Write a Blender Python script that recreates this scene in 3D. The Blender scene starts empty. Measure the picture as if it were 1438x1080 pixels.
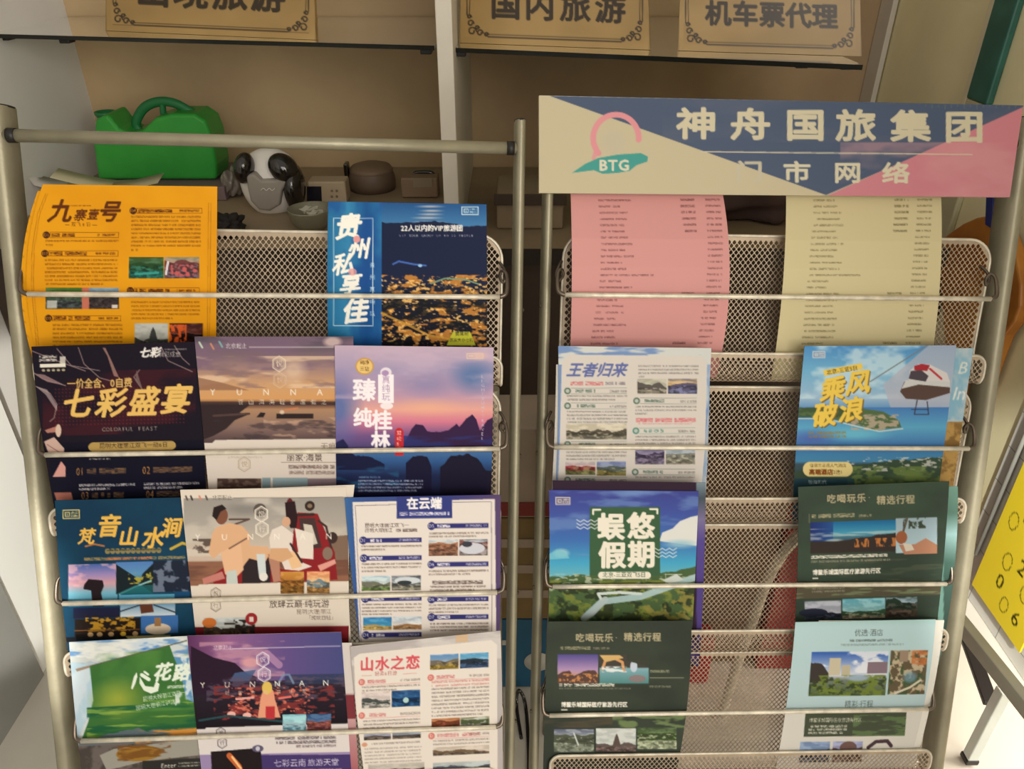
import bpy, math, random
import numpy as np
from mathutils import Vector, Matrix

# ------------------------------------------------------------------ camera and pixel rays
FPX, CX, CY = 1080.0, 719.0, 540.0
H = 1.5
PITCH = math.radians(31)
CAM = np.array([0, 0, H])
FW = np.array([0, math.cos(PITCH), -math.sin(PITCH)])
UP = np.array([0, math.sin(PITCH), math.cos(PITCH)])
RT = np.array([1.0, 0, 0])
scn = bpy.context.scene
col = scn.collection
cam = bpy.data.objects.new('camera', bpy.data.cameras.new('camera'))
col.objects.link(cam)
cam.location = (0, 0, H)
cam.rotation_euler = (math.radians(90) - PITCH, 0, 0)
cam.data.sensor_width = 36
cam.data.lens = FPX / 1438 * 36
cam.data.clip_start = 0.02
scn.camera = cam

def ray(px, py):
    px = np.asarray(px, float); py = np.asarray(py, float)
    return FW + ((px - CX) / FPX)[..., None] * RT - ((py - CY) / FPX)[..., None] * UP
def hit(px, py, o, n):
    """where the sight line through a photo pixel meets a plane of the place"""
    d = ray(px, py); o = np.asarray(o, float); n = np.asarray(n, float)
    k = ((o - CAM) @ n) / (d @ n)
    return CAM + d * np.asarray(k)[..., None]
def hX(px, py, X): return hit(px, py, (X, 0, 0), (1, 0, 0))
def hY(px, py, Y): return hit(px, py, (0, Y, 0), (0, 1, 0))
def hZ(px, py, Z): return hit(px, py, (0, 0, Z), (0, 0, 1))

# ------------------------------------------------------------------ materials
MATS = {}
def lin(c):
    c = np.asarray(c, float) / 255.0
    return np.where(c <= 0.04045, c / 12.92, ((c + 0.055) / 1.055) ** 2.4)
def mat(name, c, rough=.5, metal=0., spec=.4, noise=0., nscale=12., bump=0., bscale=60., alpha=None, trans=0., c2=None):
    if name in MATS: return MATS[name]
    m = bpy.data.materials.new(name); m.use_nodes = True
    nt = m.node_tree; b = nt.nodes['Principled BSDF']
    L = lin(c)
    b.inputs['Base Color'].default_value = (*L, 1)
    b.inputs['Roughness'].default_value = rough
    b.inputs['Metallic'].default_value = metal
    b.inputs['Specular IOR Level'].default_value = spec
    tc = nt.nodes.new('ShaderNodeTexCoord')
    nz = nt.nodes.new('ShaderNodeTexNoise'); nz.inputs['Scale'].default_value = nscale; nz.inputs['Detail'].default_value = 5
    nt.links.new(tc.outputs['Object'], nz.inputs['Vector'])
    mx = nt.nodes.new('ShaderNodeMix'); mx.data_type = 'RGBA'
    L2 = lin(c2) if c2 is not None else L * (1 - noise)
    mx.inputs[6].default_value = (*np.clip(L * (1 + noise * .3), 0, 1), 1); mx.inputs[7].default_value = (*L2, 1)
    rp = nt.nodes.new('ShaderNodeMapRange'); rp.inputs[1].default_value = .35; rp.inputs[2].default_value = .65
    nt.links.new(nz.outputs['Fac'], rp.inputs[0]); nt.links.new(rp.outputs[0], mx.inputs[0])
    nt.links.new(mx.outputs[2], b.inputs['Base Color'])
    if bump:
        n2 = nt.nodes.new('ShaderNodeTexNoise'); n2.inputs['Scale'].default_value = bscale; n2.inputs['Detail'].default_value = 4
        nt.links.new(tc.outputs['Object'], n2.inputs['Vector'])
        bp = nt.nodes.new('ShaderNodeBump'); bp.inputs['Strength'].default_value = bump; bp.inputs['Distance'].default_value = .01
        nt.links.new(n2.outputs['Fac'], bp.inputs['Height']); nt.links.new(bp.outputs['Normal'], b.inputs['Normal'])
    if trans: b.inputs['Transmission Weight'].default_value = trans
    if alpha is not None: b.inputs['Alpha'].default_value = alpha
    MATS[name] = m
    return m
def print_mat(name='printed_paper', rough=.5, spec=.1):
    if name in MATS: return MATS[name]
    m = bpy.data.materials.new(name); m.use_nodes = True
    nt = m.node_tree; b = nt.nodes['Principled BSDF']
    a = nt.nodes.new('ShaderNodeAttribute'); a.attribute_name = 'print'
    nt.links.new(a.outputs['Color'], b.inputs['Base Color'])
    b.inputs['Roughness'].default_value = rough
    b.inputs['Specular IOR Level'].default_value = spec
    MATS[name] = m
    return m

# ------------------------------------------------------------------ mesh helpers
def link(name, me, m=None, parent=None):
    o = bpy.data.objects.new(name, me); col.objects.link(o)
    if m is not None and me is not None: me.materials.append(m)
    if parent is not None: o.parent = parent
    return o
def tag(o, label=None, cat=None, group=None, kind=None):
    for k, v in (('label', label), ('category', cat), ('group', group), ('kind', kind)):
        if v: o[k] = v
    return o
def empty(name, loc=(0, 0, 0)):
    o = bpy.data.objects.new(name, None); col.objects.link(o); o.location = loc
    o.empty_display_size = .02
    return o
def npmesh(name, V, Q, smooth=True):
    me = bpy.data.meshes.new(name)
    V = np.asarray(V, np.float32); Q = np.asarray(Q, np.int32)
    me.vertices.add(len(V)); me.vertices.foreach_set('co', V.ravel())
    me.loops.add(Q.size); me.loops.foreach_set('vertex_index', Q.ravel())
    me.polygons.add(len(Q)); me.polygons.foreach_set('loop_start', np.arange(0, Q.size, Q.shape[1], dtype=np.int32))
    me.polygons.foreach_set('use_smooth', np.full(len(Q), smooth))
    me.update(calc_edges=True); me.validate()
    return me
class MB:
    """collects pieces, builds one mesh object (world coordinates; parents sit at the origin rotation)"""
    def __init__(s): s.V = []; s.F = []; s.S = []
    def add(s, V, F, smooth=False):
        k = len(s.V); s.V += [tuple(map(float, v)) for v in V]; s.F += [[i + k for i in f] for f in F]; s.S += [smooth] * len(F)
        return s
    def hexa(s, P, smooth=False):
        """8 corners: bottom ring 0-3, top ring 4-7"""
        return s.add(P, [(3, 2, 1, 0), (4, 5, 6, 7), (0, 1, 5, 4), (1, 2, 6, 5), (2, 3, 7, 6), (3, 0, 4, 7)])
    def box(s, x0, x1, y0, y1, z0, z1):
        return s.hexa([(x0, y0, z0), (x1, y0, z0), (x1, y1, z0), (x0, y1, z0), (x0, y0, z1), (x1, y0, z1), (x1, y1, z1), (x0, y1, z1)])
    def obox(s, c, ax, ay, az):
        c, ax, ay, az = map(lambda q: np.asarray(q, float), (c, ax, ay, az))
        P = [c + a * ax + b * ay + d * az for d in (-1, 1) for a, b in ((-1, -1), (1, -1), (1, 1), (-1, 1))]
        return s.hexa(P)
    def tube(s, pts, r, seg=12, caps=True, closed=False, ry=None, up0=None):
        P = [np.asarray(p, float) for p in pts]; n = len(P); R = r if isinstance(r, (list, tuple)) else [r] * n
        T = []
        for i in range(n):
            a = P[(i - 1) % n] if (closed or i > 0) else P[i]; b = P[(i + 1) % n] if (closed or i < n - 1) else P[i]
            t = b - a; T.append(t / (np.linalg.norm(t) + 1e-12))
        u = np.asarray(up0, float) if up0 is not None else (np.array([0, 0, 1.]) if abs(T[0][2]) < .9 else np.array([0, 1., 0]))
        V = []
        for i in range(n):
            u = u - (u @ T[i]) * T[i]; u /= np.linalg.norm(u) + 1e-12; w = np.cross(T[i], u)
            for k in range(seg):
                a = 2 * math.pi * k / seg
                V.append(P[i] + R[i] * math.cos(a) * u + (ry if ry else R[i]) * math.sin(a) * w)
        F = []
        for i in range(n if closed else n - 1):
            j = (i + 1) % n
            for k in range(seg):
                l = (k + 1) % seg; F.append((i * seg + k, i * seg + l, j * seg + l, j * seg + k))
        s.add(V, F, True)
        if caps and not closed:
            k0 = len(s.V) - n * seg
            s.F.append([k0 + k for k in range(seg)][::-1]); s.S.append(False)
            s.F.append([k0 + (n - 1) * seg + k for k in range(seg)]); s.S.append(False)
        return s
    def lathe(s, c, prof, seg=32, sx=1., sy=1.):
        """profile (r, z) spun about the vertical through c"""
        V = []
        for r, z in prof:
            for k in range(seg):
                a = 2 * math.pi * k / seg; V.append((c[0] + sx * r * math.cos(a), c[1] + sy * r * math.sin(a), c[2] + z))
        F = [(i * seg + k, i * seg + (k + 1) % seg, (i + 1) * seg + (k + 1) % seg, (i + 1) * seg + k) for i in range(len(prof) - 1) for k in range(seg)]
        return s.add(V, F, True)
    def ball(s, c, ax, ay, az, nu=28, nv=18, f=None):
        c, ax, ay, az = map(lambda q: np.asarray(q, float), (c, ax, ay, az)); V = []
        for j in range(nv + 1):
            th = math.pi * j / nv
            for i in range(nu):
                ph = 2 * math.pi * i / nu
                a, b, d = math.sin(th) * math.cos(ph), math.sin(th) * math.sin(ph), math.cos(th)
                if f: a, b, d = f(a, b, d)
                V.append(c + a * ax + b * ay + d * az)
        F = [(j * nu + i, (j + 1) * nu + i, (j + 1) * nu + (i + 1) % nu, j * nu + (i + 1) % nu) for j in range(nv) for i in range(nu)]
        return s.add(V, F, True)
    def slab(s, pts, off):
        """a flat outline with real thickness: pts (3-D ring) pushed by off"""
        n = len(pts); P = [np.asarray(p, float) for p in pts]; off = np.asarray(off, float)
        return s.add(P + [p + off for p in P], [list(range(n))[::-1], list(range(n, 2 * n))] + [(i, (i + 1) % n, (i + 1) % n + n, i + n) for i in range(n)])
    def build(s, name, m, parent=None, bevel=0, seg=2):
        me = bpy.data.meshes.new(name); me.from_pydata(s.V, [], s.F)
        me.polygons.foreach_set('use_smooth', s.S); me.validate(); me.update()
        o = link(name, me, m, parent)
        if parent is not None:
            me.transform(Matrix.Translation(-Vector(parent_loc(parent))))
        if bevel:
            b = o.modifiers.new('b', 'BEVEL'); b.width = bevel; b.segments = seg; b.limit_method = 'ANGLE'; b.angle_limit = math.radians(50)
        return o
def parent_loc(o):
    v = Vector((0, 0, 0))
    while o is not None: v += o.location; o = o.parent
    return v

# ------------------------------------------------------------------ glyphs for the printed writing
GLY = {}
def load_glyphs(chars):
    obs = []
    for bold, off in ((0, 0.0),):
        for ch in sorted(set(chars)):
            if ch.isspace(): continue
            cu = bpy.data.curves.new('g', 'FONT'); cu.body = ch; cu.size = 1; cu.resolution_u = 2; cu.offset = off
            ob = bpy.data.objects.new('g', cu); col.objects.link(ob); obs.append((ch, bold, ob))
    dg = bpy.context.evaluated_depsgraph_get(); dg.update()
    for ch, bold, ob in obs:
        ev = ob.evaluated_get(dg); me = ev.to_mesh()
        if me is None or not len(me.vertices): continue
        me.calc_loop_triangles()
        V = np.empty(len(me.vertices) * 3, np.float32); me.vertices.foreach_get('co', V); V = V.reshape(-1, 3)[:, :2].copy()
        T = np.empty(len(me.loop_triangles) * 3, np.int32); me.loop_triangles.foreach_get('vertices', T)
        GLY[ch, bold] = (V, T.reshape(-1, 3).copy())
        ev.to_mesh_clear()
    for ch, bold, ob in obs:
        cu = ob.data; bpy.data.objects.remove(ob); bpy.data.curves.remove(cu)

def vnoise(shape, nx, ny, seed, oct=4):
    rng = np.random.default_rng(seed); h, w = shape; out = np.zeros(shape, np.float32); amp = 1.; tot = 0
    for o in range(oct):
        gx, gy = max(2, int(nx * 2 ** o) + 2), max(2, int(ny * 2 ** o) + 2)
        if gx > w * 2 and gy > h * 2: break
        g = rng.random((gy, gx), dtype=np.float32)
        y = np.linspace(0, gy - 1.001, h); x = np.linspace(0, gx - 1.001, w)
        yi = y.astype(int); xi = x.astype(int); fy = (y - yi)[:, None]; fx = (x - xi)[None]
        fy = fy * fy * (3 - 2 * fy); fx = fx * fx * (3 - 2 * fx)
        a = g[yi][:, xi]; b = g[yi][:, xi + 1]; c = g[yi + 1][:, xi]; d = g[yi + 1][:, xi + 1]
        out += amp * ((a * (1 - fx) + b * fx) * (1 - fy) + (c * (1 - fx) + d * fx) * fy); tot += amp; amp *= .55
    return out / tot

class Cv:
    """a sheet's print, laid out in the sheet's own x right / y down units (one unit = 1 mm or so)"""
    SS = 3
    def __init__(s, x0, y0, x1, y1, c, k=0., kx=0.):
        s.x0, s.y0, s.x1, s.y1 = x0 - 6, y0 - 6, x1 + 6, y1 + 6; s.k = k; s.kx = kx; s.xr = (x0 + x1) / 2; s.yr = (y0 + y1) / 2
        s.h = int((s.y1 - s.y0) * s.SS); s.w = int((s.x1 - s.x0) * s.SS)
        s.im = np.empty((s.h, s.w, 3), np.float32); s.im[:] = np.array(c, np.float32)
        s.seed = int(x0 * 7 + y0 * 13) % 9973
    def _b(s, x0, y0, x1, y1):
        S = s.SS
        a = max(0, int(round((x0 - s.x0) * S))); b = min(s.w, int(round((x1 - s.x0) * S)))
        c = max(0, int(round((y0 - s.y0) * S))); d = min(s.h, int(round((y1 - s.y0) * S)))
        return a, max(a, b), c, max(c, d)
    def _xy(s, a, b, c, d):
        return np.meshgrid(s.x0 + (np.arange(a, b) + .5) / s.SS, s.y0 + (np.arange(c, d) + .5) / s.SS)
    def _mix(s, a, b, c, d, m, colr):
        r = s.im[c:d, a:b]; m = np.asarray(m, np.float32)[..., None]; r[:] = r * (1 - m) + np.array(colr, np.float32) * m
    def r(s, x0, y0, x1, y1, c, al=1.):
        a, b, e, d = s._b(x0, y0, x1, y1)
        if b > a and d > e: s._mix(a, b, e, d, np.full((d - e, b - a), al), c)
        return s
    def fr(s, x0, y0, x1, y1, w, c, al=1.):
        return s.r(x0, y0, x1, y0 + w, c, al).r(x0, y1 - w, x1, y1, c, al).r(x0, y0, x0 + w, y1, c, al).r(x1 - w, y0, x1, y1, c, al)
    def g(s, x0, y0, x1, y1, st, horiz=False):
        a, b, e, d = s._b(x0, y0, x1, y1)
        if b <= a or d <= e: return s
        X, Y = s._xy(a, b, e, d); q = X if horiz else Y
        p = [t[0] for t in st]; s.im[e:d, a:b] = np.stack([np.interp(q, p, [t[1][i] for t in st]) for i in range(3)], -1)
        return s
    def p(s, pts, c, al=1.):
        P = np.array(pts, float); a, b, e, d = s._b(P[:, 0].min(), P[:, 1].min(), P[:, 0].max() + 1, P[:, 1].max() + 1)
        if b <= a or d <= e: return s
        X, Y = s._xy(a, b, e, d); ins = np.zeros(X.shape, bool)
        for i in range(len(P)):
            (xa, ya), (xb, yb) = P[i - 1], P[i]
            if ya == yb: continue
            ins ^= ((ya > Y) != (yb > Y)) & (X < (xb - xa) * (Y - ya) / (yb - ya) + xa)
        s._mix(a, b, e, d, ins * al, c); return s
    def e(s, cx, cy, rx, ry, c, al=1., soft=0.):
        a, b, e, d = s._b(cx - rx - 1, cy - ry - 1, cx + rx + 1, cy + ry + 1)
        if b <= a or d <= e: return s
        X, Y = s._xy(a, b, e, d); q = np.sqrt(((X - cx) / rx) ** 2 + ((Y - cy) / ry) ** 2)
        m = (q < 1) * 1. if soft == 0 else np.clip((1 - q) / soft, 0, 1)
        s._mix(a, b, e, d, m * al, c); return s
    def l(s, pts, w, c, al=1.):
        P = np.array(pts, float); a, b, e, d = s._b(P[:, 0].min() - w, P[:, 1].min() - w, P[:, 0].max() + w, P[:, 1].max() + w)
        if b <= a or d <= e: return s
        X, Y = s._xy(a, b, e, d); D = np.full(X.shape, 1e9)
        for (xa, ya), (xb, yb) in zip(P[:-1], P[1:]):
            L = (xb - xa) ** 2 + (yb - ya) ** 2 + 1e-9; t = np.clip(((X - xa) * (xb - xa) + (Y - ya) * (yb - ya)) / L, 0, 1)
            D = np.minimum(D, (X - xa - t * (xb - xa)) ** 2 + (Y - ya - t * (yb - ya)) ** 2)
        s._mix(a, b, e, d, (D < (w / 2) ** 2) * al, c); return s
    def n(s, x0, y0, x1, y1, c, sx=20., sy=20., thr=.5, soft=.1, al=1., oct=4, seed=0):
        a, b, e, d = s._b(x0, y0, x1, y1)
        if b - a < 2 or d - e < 2: return s
        s.seed += 1; nz = vnoise((d - e, b - a), (x1 - x0) / sx, (y1 - y0) / sy, s.seed + seed, oct)
        s._mix(a, b, e, d, np.clip((nz - thr) / soft + .5, 0, 1) * al, c); return s
    def m(s, pr, yb, c, rough=4., al=1., seed=0, yb2=None):
        """a ridge line filled down to yb"""
        P = np.array(pr, float); a, b, e, d = s._b(P[0, 0], P[:, 1].min() - rough * 2, P[-1, 0], yb)
        if b - a < 2 or d <= e: return s
        s.seed += 1; X, Y = s._xy(a, b, e, d); nz = vnoise((2, b - a), (P[-1, 0] - P[0, 0]) / 14, 1, s.seed + seed, 5)[0]
        rdg = np.interp(X[0], P[:, 0], P[:, 1]) + (nz - .5) * rough * 2.5
        s._mix(a, b, e, d, (Y > rdg[None]) * al, c); return s
    def mt(s, x0, y0, x1, n, dy, c, al=.7, h=.5, last=1., seed=0, adv=None):
        """n lines of fine body print"""
        s.seed += 1; rng = np.random.default_rng(s.seed + seed); S = s.SS
        for i in range(n):
            xe = x1 if i < n - 1 else x0 + (x1 - x0) * last
            a, b, e, d = s._b(x0, y0 + i * dy, xe, y0 + i * dy + dy * h)
            if b - a < 3 or d - e < 1: continue
            cw = max(2, int((adv or dy * h) * S * .5)); k = (b - a) // cw + 1
            g = rng.random((max(1, (d - e) // 2 + 1), k)); g[:, rng.random(k) < .08] = 0
            m = np.repeat(np.repeat(g, 2, 0)[:d - e], cw, 1)[:, :b - a]
            s._mix(a, b, e, d, np.clip(m * 1.5, 0, 1) * al, c)
        return s
    def t(s, txt, x, y, size, c, b=1, sx=1., sh=0., rot=0., step=None, vert=False, al=1., adv=1.):
        """writing; x, y is the top left of the first character cell"""
        ca, sa = math.cos(rot), math.sin(rot); ox = oy = 0.
        for ch in txt:
            if ch == ' ': ox += (step or size * sx * .5) if not vert else 0; oy += (step or size * .5) if vert else 0; continue
            G = GLY.get((ch, 0))
            if G is None: ox += size * sx; continue
            V, T = G; wide = ord(ch) > 0x2000
            px = V[:, 0] * sx * size; py = (.82 - V[:, 1]) * size
            w = size * sx if wide else (V[:, 0].max() + .07) * sx * size
            if step and not wide and not vert: px = px + (step - w) * .5
            px = px + sh * (size * .5 - py) + ox; py = py + oy
            P = np.stack([x + px * ca - py * sa, y + px * sa + py * ca], 1)
            s._glyph(P, T, c, al, (0, .016, .034)[b] * size)
            if vert: oy += step or size * 1.05
            else: ox += (step or w * adv)
        return s
    def _glyph(s, P, T, c, al, fat=0.):
        S = s.SS; Q = (P - (s.x0, s.y0)) * S - .5
        R_ = int(round(fat * S)) if fat * S >= .6 else 0
        x0 = max(0, int(math.floor(Q[:, 0].min())) - R_); x1 = min(s.w, int(math.ceil(Q[:, 0].max())) + 1 + R_)
        y0 = max(0, int(math.floor(Q[:, 1].min())) - R_); y1 = min(s.h, int(math.ceil(Q[:, 1].max())) + 1 + R_)
        if x1 <= x0 or y1 <= y0: return
        M = np.zeros((y1 - y0, x1 - x0), bool)
        for tri in T:
            A, B, D = Q[tri]
            a = max(x0, int(math.ceil(min(A[0], B[0], D[0])))); b = min(x1, int(math.floor(max(A[0], B[0], D[0]))) + 1)
            e = max(y0, int(math.ceil(min(A[1], B[1], D[1])))); f = min(y1, int(math.floor(max(A[1], B[1], D[1]))) + 1)
            if b <= a or f <= e: continue
            X = np.arange(a, b)[None]; Y = np.arange(e, f)[:, None]
            w0 = (B[0] - A[0]) * (Y - A[1]) - (B[1] - A[1]) * (X - A[0])
            w1 = (D[0] - B[0]) * (Y - B[1]) - (D[1] - B[1]) * (X - B[0])
            w2 = (A[0] - D[0]) * (Y - D[1]) - (A[1] - D[1]) * (X - D[0])
            M[e - y0:f - y0, a - x0:b - x0] |= ((w0 >= 0) & (w1 >= 0) & (w2 >= 0)) | ((w0 <= 0) & (w1 <= 0) & (w2 <= 0))
        if R_:
            h_, w_ = M.shape; N = M.copy(); K = M.copy()
            for i in range(-R_, R_ + 1):
                for j in range(-R_, R_ + 1):
                    if i * i + j * j > R_ * R_ + .5 or (i == 0 and j == 0): continue
                    N[max(0, i):h_ + min(0, i), max(0, j):w_ + min(0, j)] |= K[max(0, -i):h_ + min(0, -i), max(0, -j):w_ + min(0, -j)]
            M = N
        s._mix(x0, x1, y0, y1, M * al, c)
    def ph(s, x0, y0, x1, y1, top, bot, ridge, gnd, h=.55, rough=None, gn=.5, seed=0):
        """a small landscape picture: sky, ridge line, ground"""
        s.g(x0, y0, x1, y1, [(y0, top), (y0 + (y1 - y0) * h, bot), (y1, bot)])
        s.n(x0, y0, x1, y0 + (y1 - y0) * h, tuple(min(255, v + 50) for v in bot), 14, 5, .52, .2, .5)
        yr = y0 + (y1 - y0) * h; w = x1 - x0; R = rough or (y1 - y0) * .16
        s.seed += 1; rng = np.random.default_rng(s.seed + seed); q = rng.random(5)
        s.m([(x0 + w * i / 4, yr - R * q[i]) for i in range(5)], y1, ridge, R * .5)
        yg = yr + (y1 - yr) * .4; s.m([(x0, yg), (x1, yg + 1)], y1, gnd, 1.5)
        s.n(x0, yr, x1, y1, tuple(v * .35 for v in gnd), 7, 3, .52, .15, gn); s.n(x0, yr, x1, y1, tuple(min(255, v * 1.5 + 25) for v in gnd), 6, 3, .6, .1, gn)
        return s
    def hexm(s, cx, cy, r, ch, c, w=1.3):
        P = [(cx + r * .9 * math.sin(i * math.pi / 3), cy + r * math.cos(i * math.pi / 3)) for i in range(7)]
        s.l(P, w, c); P = [(cx + r * .7 * math.sin(i * math.pi / 3), cy + r * .78 * math.cos(i * math.pi / 3)) for i in range(7)]; s.l(P, w * .5, c, .7)
        return s.t(ch, cx - r * .42, cy - r * .44, r * .88, c, 0)
    def seal(s, x, y, c, bg=None, w=25, h=13):
        if bg: s.r(x, y, x + w, y + h, bg)
        s.fr(x, y, x + w, y + h, 1.2, c).fr(x + 3, y + 3, x + w * .42, y + h - 3, 1.2, c).r(x + 6, y + 5.5, x + w * .3, y + h - 5, c)
        return s.mt(x + w * .48, y + 2.5, x + w - 2, 2, (h - 4) / 2, c, .9, .75)
    def sample(s, X, Y):
        im = s.im; k = s.SS
        p = np.pad(im, ((1, 1), (1, 1), (0, 0)), 'edge')
        bl = sum(p[i:i + s.h, j:j + s.w] for i in range(3) for j in range(3)) / 9
        A = X - s.kx * (Y - s.yr); B = Y - s.k * (X - s.xr)
        u = np.clip((A - s.x0) * k - .5, 0, s.w - 1.01); v = np.clip((B - s.y0) * k - .5, 0, s.h - 1.01)
        i = v.astype(int); j = u.astype(int); fv = (v - i)[..., None]; fu = (u - j)[..., None]
        c = (bl[i, j] * (1 - fu) + bl[i, j + 1] * fu) * (1 - fv) + (bl[i + 1, j] * (1 - fu) + bl[i + 1, j + 1] * fu) * fv
        return lin(np.clip(c, 0, 255))

GAIN = .94
def sheet(name, cv, quad, where, back=None, thick=.0008, vis=None, bow=(0, 0), topbow=0, res=1.15, m=None, nrm=None, gain=None, parent=None, smooth=True, rcol=None):
    """a printed sheet or board: quad = its corners TL, TR, BR, BL; where(X, Y) gives the points of the curved sheet in the room"""
    TL, TR, BR, BL = [np.array(q, float) for q in quad]
    W = max(np.linalg.norm(TR - TL), np.linalg.norm(BR - BL)); Hh = max(BL[1] - TL[1], BR[1] - TR[1])
    us = np.linspace(0, 1, max(2, int(W / res) + 1)); vv = min(1., (vis - TL[1]) / Hh) if vis else 1.
    vs = np.linspace(0, vv, max(2, int(Hh * vv / res) + 1))
    if vv < .98: vs = np.concatenate([vs, np.linspace(vv, 1, 6)[1:]])
    def surf(us, vs, off=0.):
        U, V = np.meshgrid(us, vs)
        P = (TL * (1 - U[..., None]) + TR * U[..., None]) * (1 - V[..., None]) + (BL * (1 - U[..., None]) + BR * U[..., None]) * V[..., None]
        par = 4 * V * (1 - V)
        X = P[..., 0] + par * (bow[0] * (1 - U) + bow[1] * U); Y = P[..., 1] + topbow * 4 * U * (1 - U) * (1 - V)
        return X, Y, where(X, Y)
    X, Y, P = surf(us, vs)
    C = cv.sample(X, Y) * (gain or GAIN)
    nx, ny = len(us), len(vs)
    ci = sorted(set(np.linspace(0, nx - 1, 14).astype(int))); cj = sorted(set(np.linspace(0, ny - 1, 14).astype(int)))
    Pb = P[np.ix_(cj, ci)]
    N = np.cross(P[0, -1] - P[0, 0], P[-1, 0] - P[0, 0]); N = N / np.linalg.norm(N)
    if N @ (P[0, 0] - CAM) < 0: N = -N
    Pb = Pb + N * thick
    V = np.concatenate([P.reshape(-1, 3), Pb.reshape(-1, 3)])
    idx = np.arange(nx * ny).reshape(ny, nx); Q = np.stack([idx[:-1, :-1], idx[1:, :-1], idx[1:, 1:], idx[:-1, 1:]], -1).reshape(-1, 4)
    b0 = nx * ny; nb = len(ci); mb = len(cj); bi = b0 + np.arange(nb * mb).reshape(mb, nb)
    Qb = np.stack([bi[:-1, :-1], bi[:-1, 1:], bi[1:, 1:], bi[1:, :-1]], -1).reshape(-1, 4)
    fc = idx[np.ix_(cj, ci)]
    def rim(f, b): return np.stack([f[:-1], f[1:], b[1:], b[:-1]], -1)
    Qr = np.concatenate([rim(fc[0], bi[0]), rim(fc[-1][::-1], bi[-1][::-1]), rim(fc[:, 0][::-1], bi[:, 0][::-1]), rim(fc[:, -1], bi[:, -1])])
    me = npmesh(name, V, np.concatenate([Q, Qb, Qr]), smooth)
    Cb = np.tile(lin(back or (200, 196, 186)) * (gain or GAIN), (len(Pb.reshape(-1, 3)), 1))
    at = me.color_attributes.new('print', 'FLOAT_COLOR', 'POINT')
    CC = np.ones((len(V), 4), np.float32); CC[:, :3] = np.concatenate([C.reshape(-1, 3), Cb]); at.data.foreach_set('color', CC.ravel())
    return link(name, me, m or print_mat(), parent)

# ------------------------------------------------------------------ the two rack frames
class Rack:
    def __init__(s, o, yaw, lean, roll):
        yaw, lean, roll = map(math.radians, (yaw, lean, roll))
        a = np.array([math.cos(yaw), math.sin(yaw), 0]); h = np.array([-math.sin(yaw), math.cos(yaw), 0])
        t = math.sin(lean) * h + math.cos(lean) * np.array([0, 0, 1.])
        s.s = math.cos(roll) * a + math.sin(roll) * t; s.t = -math.sin(roll) * a + math.cos(roll) * t
        s.n = np.cross(s.s, s.t); s.o = np.array(o) + CAM
    def P(s, a, b, c=0.): return s.o + a * s.s + b * s.t + c * s.n
    def hit(s, px, py, n=0.):
        d = ray(px, py); n = np.asarray(n, float)
        k = ((s.o - CAM) @ s.n + n) / (d @ s.n)
        return CAM + d * k[..., None]
    def loc(s, px, py, n=0.):
        p = s.hit(px, py, n) - s.o; return p @ s.s, p @ s.t
    def mtx(s, b):
        p = s.P(0, b); return Matrix([[s.s[i], s.t[i], s.n[i], p[i]] for i in range(3)] + [[0, 0, 0, 1]])
RL = Rack((-0.6538, 0.8235, -0.6922), 5.12, 20.02, -2.64)
RR = Rack((0.0421, 0.8682, -0.7963), 2.77, 19.77, -1.87)
RODS = {'L': [((32, 413), (708, 417)), ((57, 639), (708, 630)), ((82, 848), (704, 832)), ((108, 1041), (702, 1021)), ((125, 1225), (700, 1203))],
        'R': [((787, 414), (1397, 420)), ((772, 628), (1366, 630)), ((770, 824), (1334, 820)), ((766, 1005), (1308, 996)), ((762, 1172), (1285, 1158))]}
WRACK = .66
metal = mat('champagne_metal', (152, 145, 122), .42, .35, .5, noise=.12, nscale=25, bump=.05, bscale=200)
meshm = mat('mesh_metal', (172, 153, 130), .5, .3, .4, noise=.2, nscale=18)
rodm = mat('rod_metal', (214, 204, 184), .4, .25, .5, noise=.25, nscale=60)
darkp = mat('black_plastic', (30, 26, 24), .45)
hookm = mat('hook_metal', (112, 100, 88), .3, .8, .5, noise=.3, nscale=40)

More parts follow.
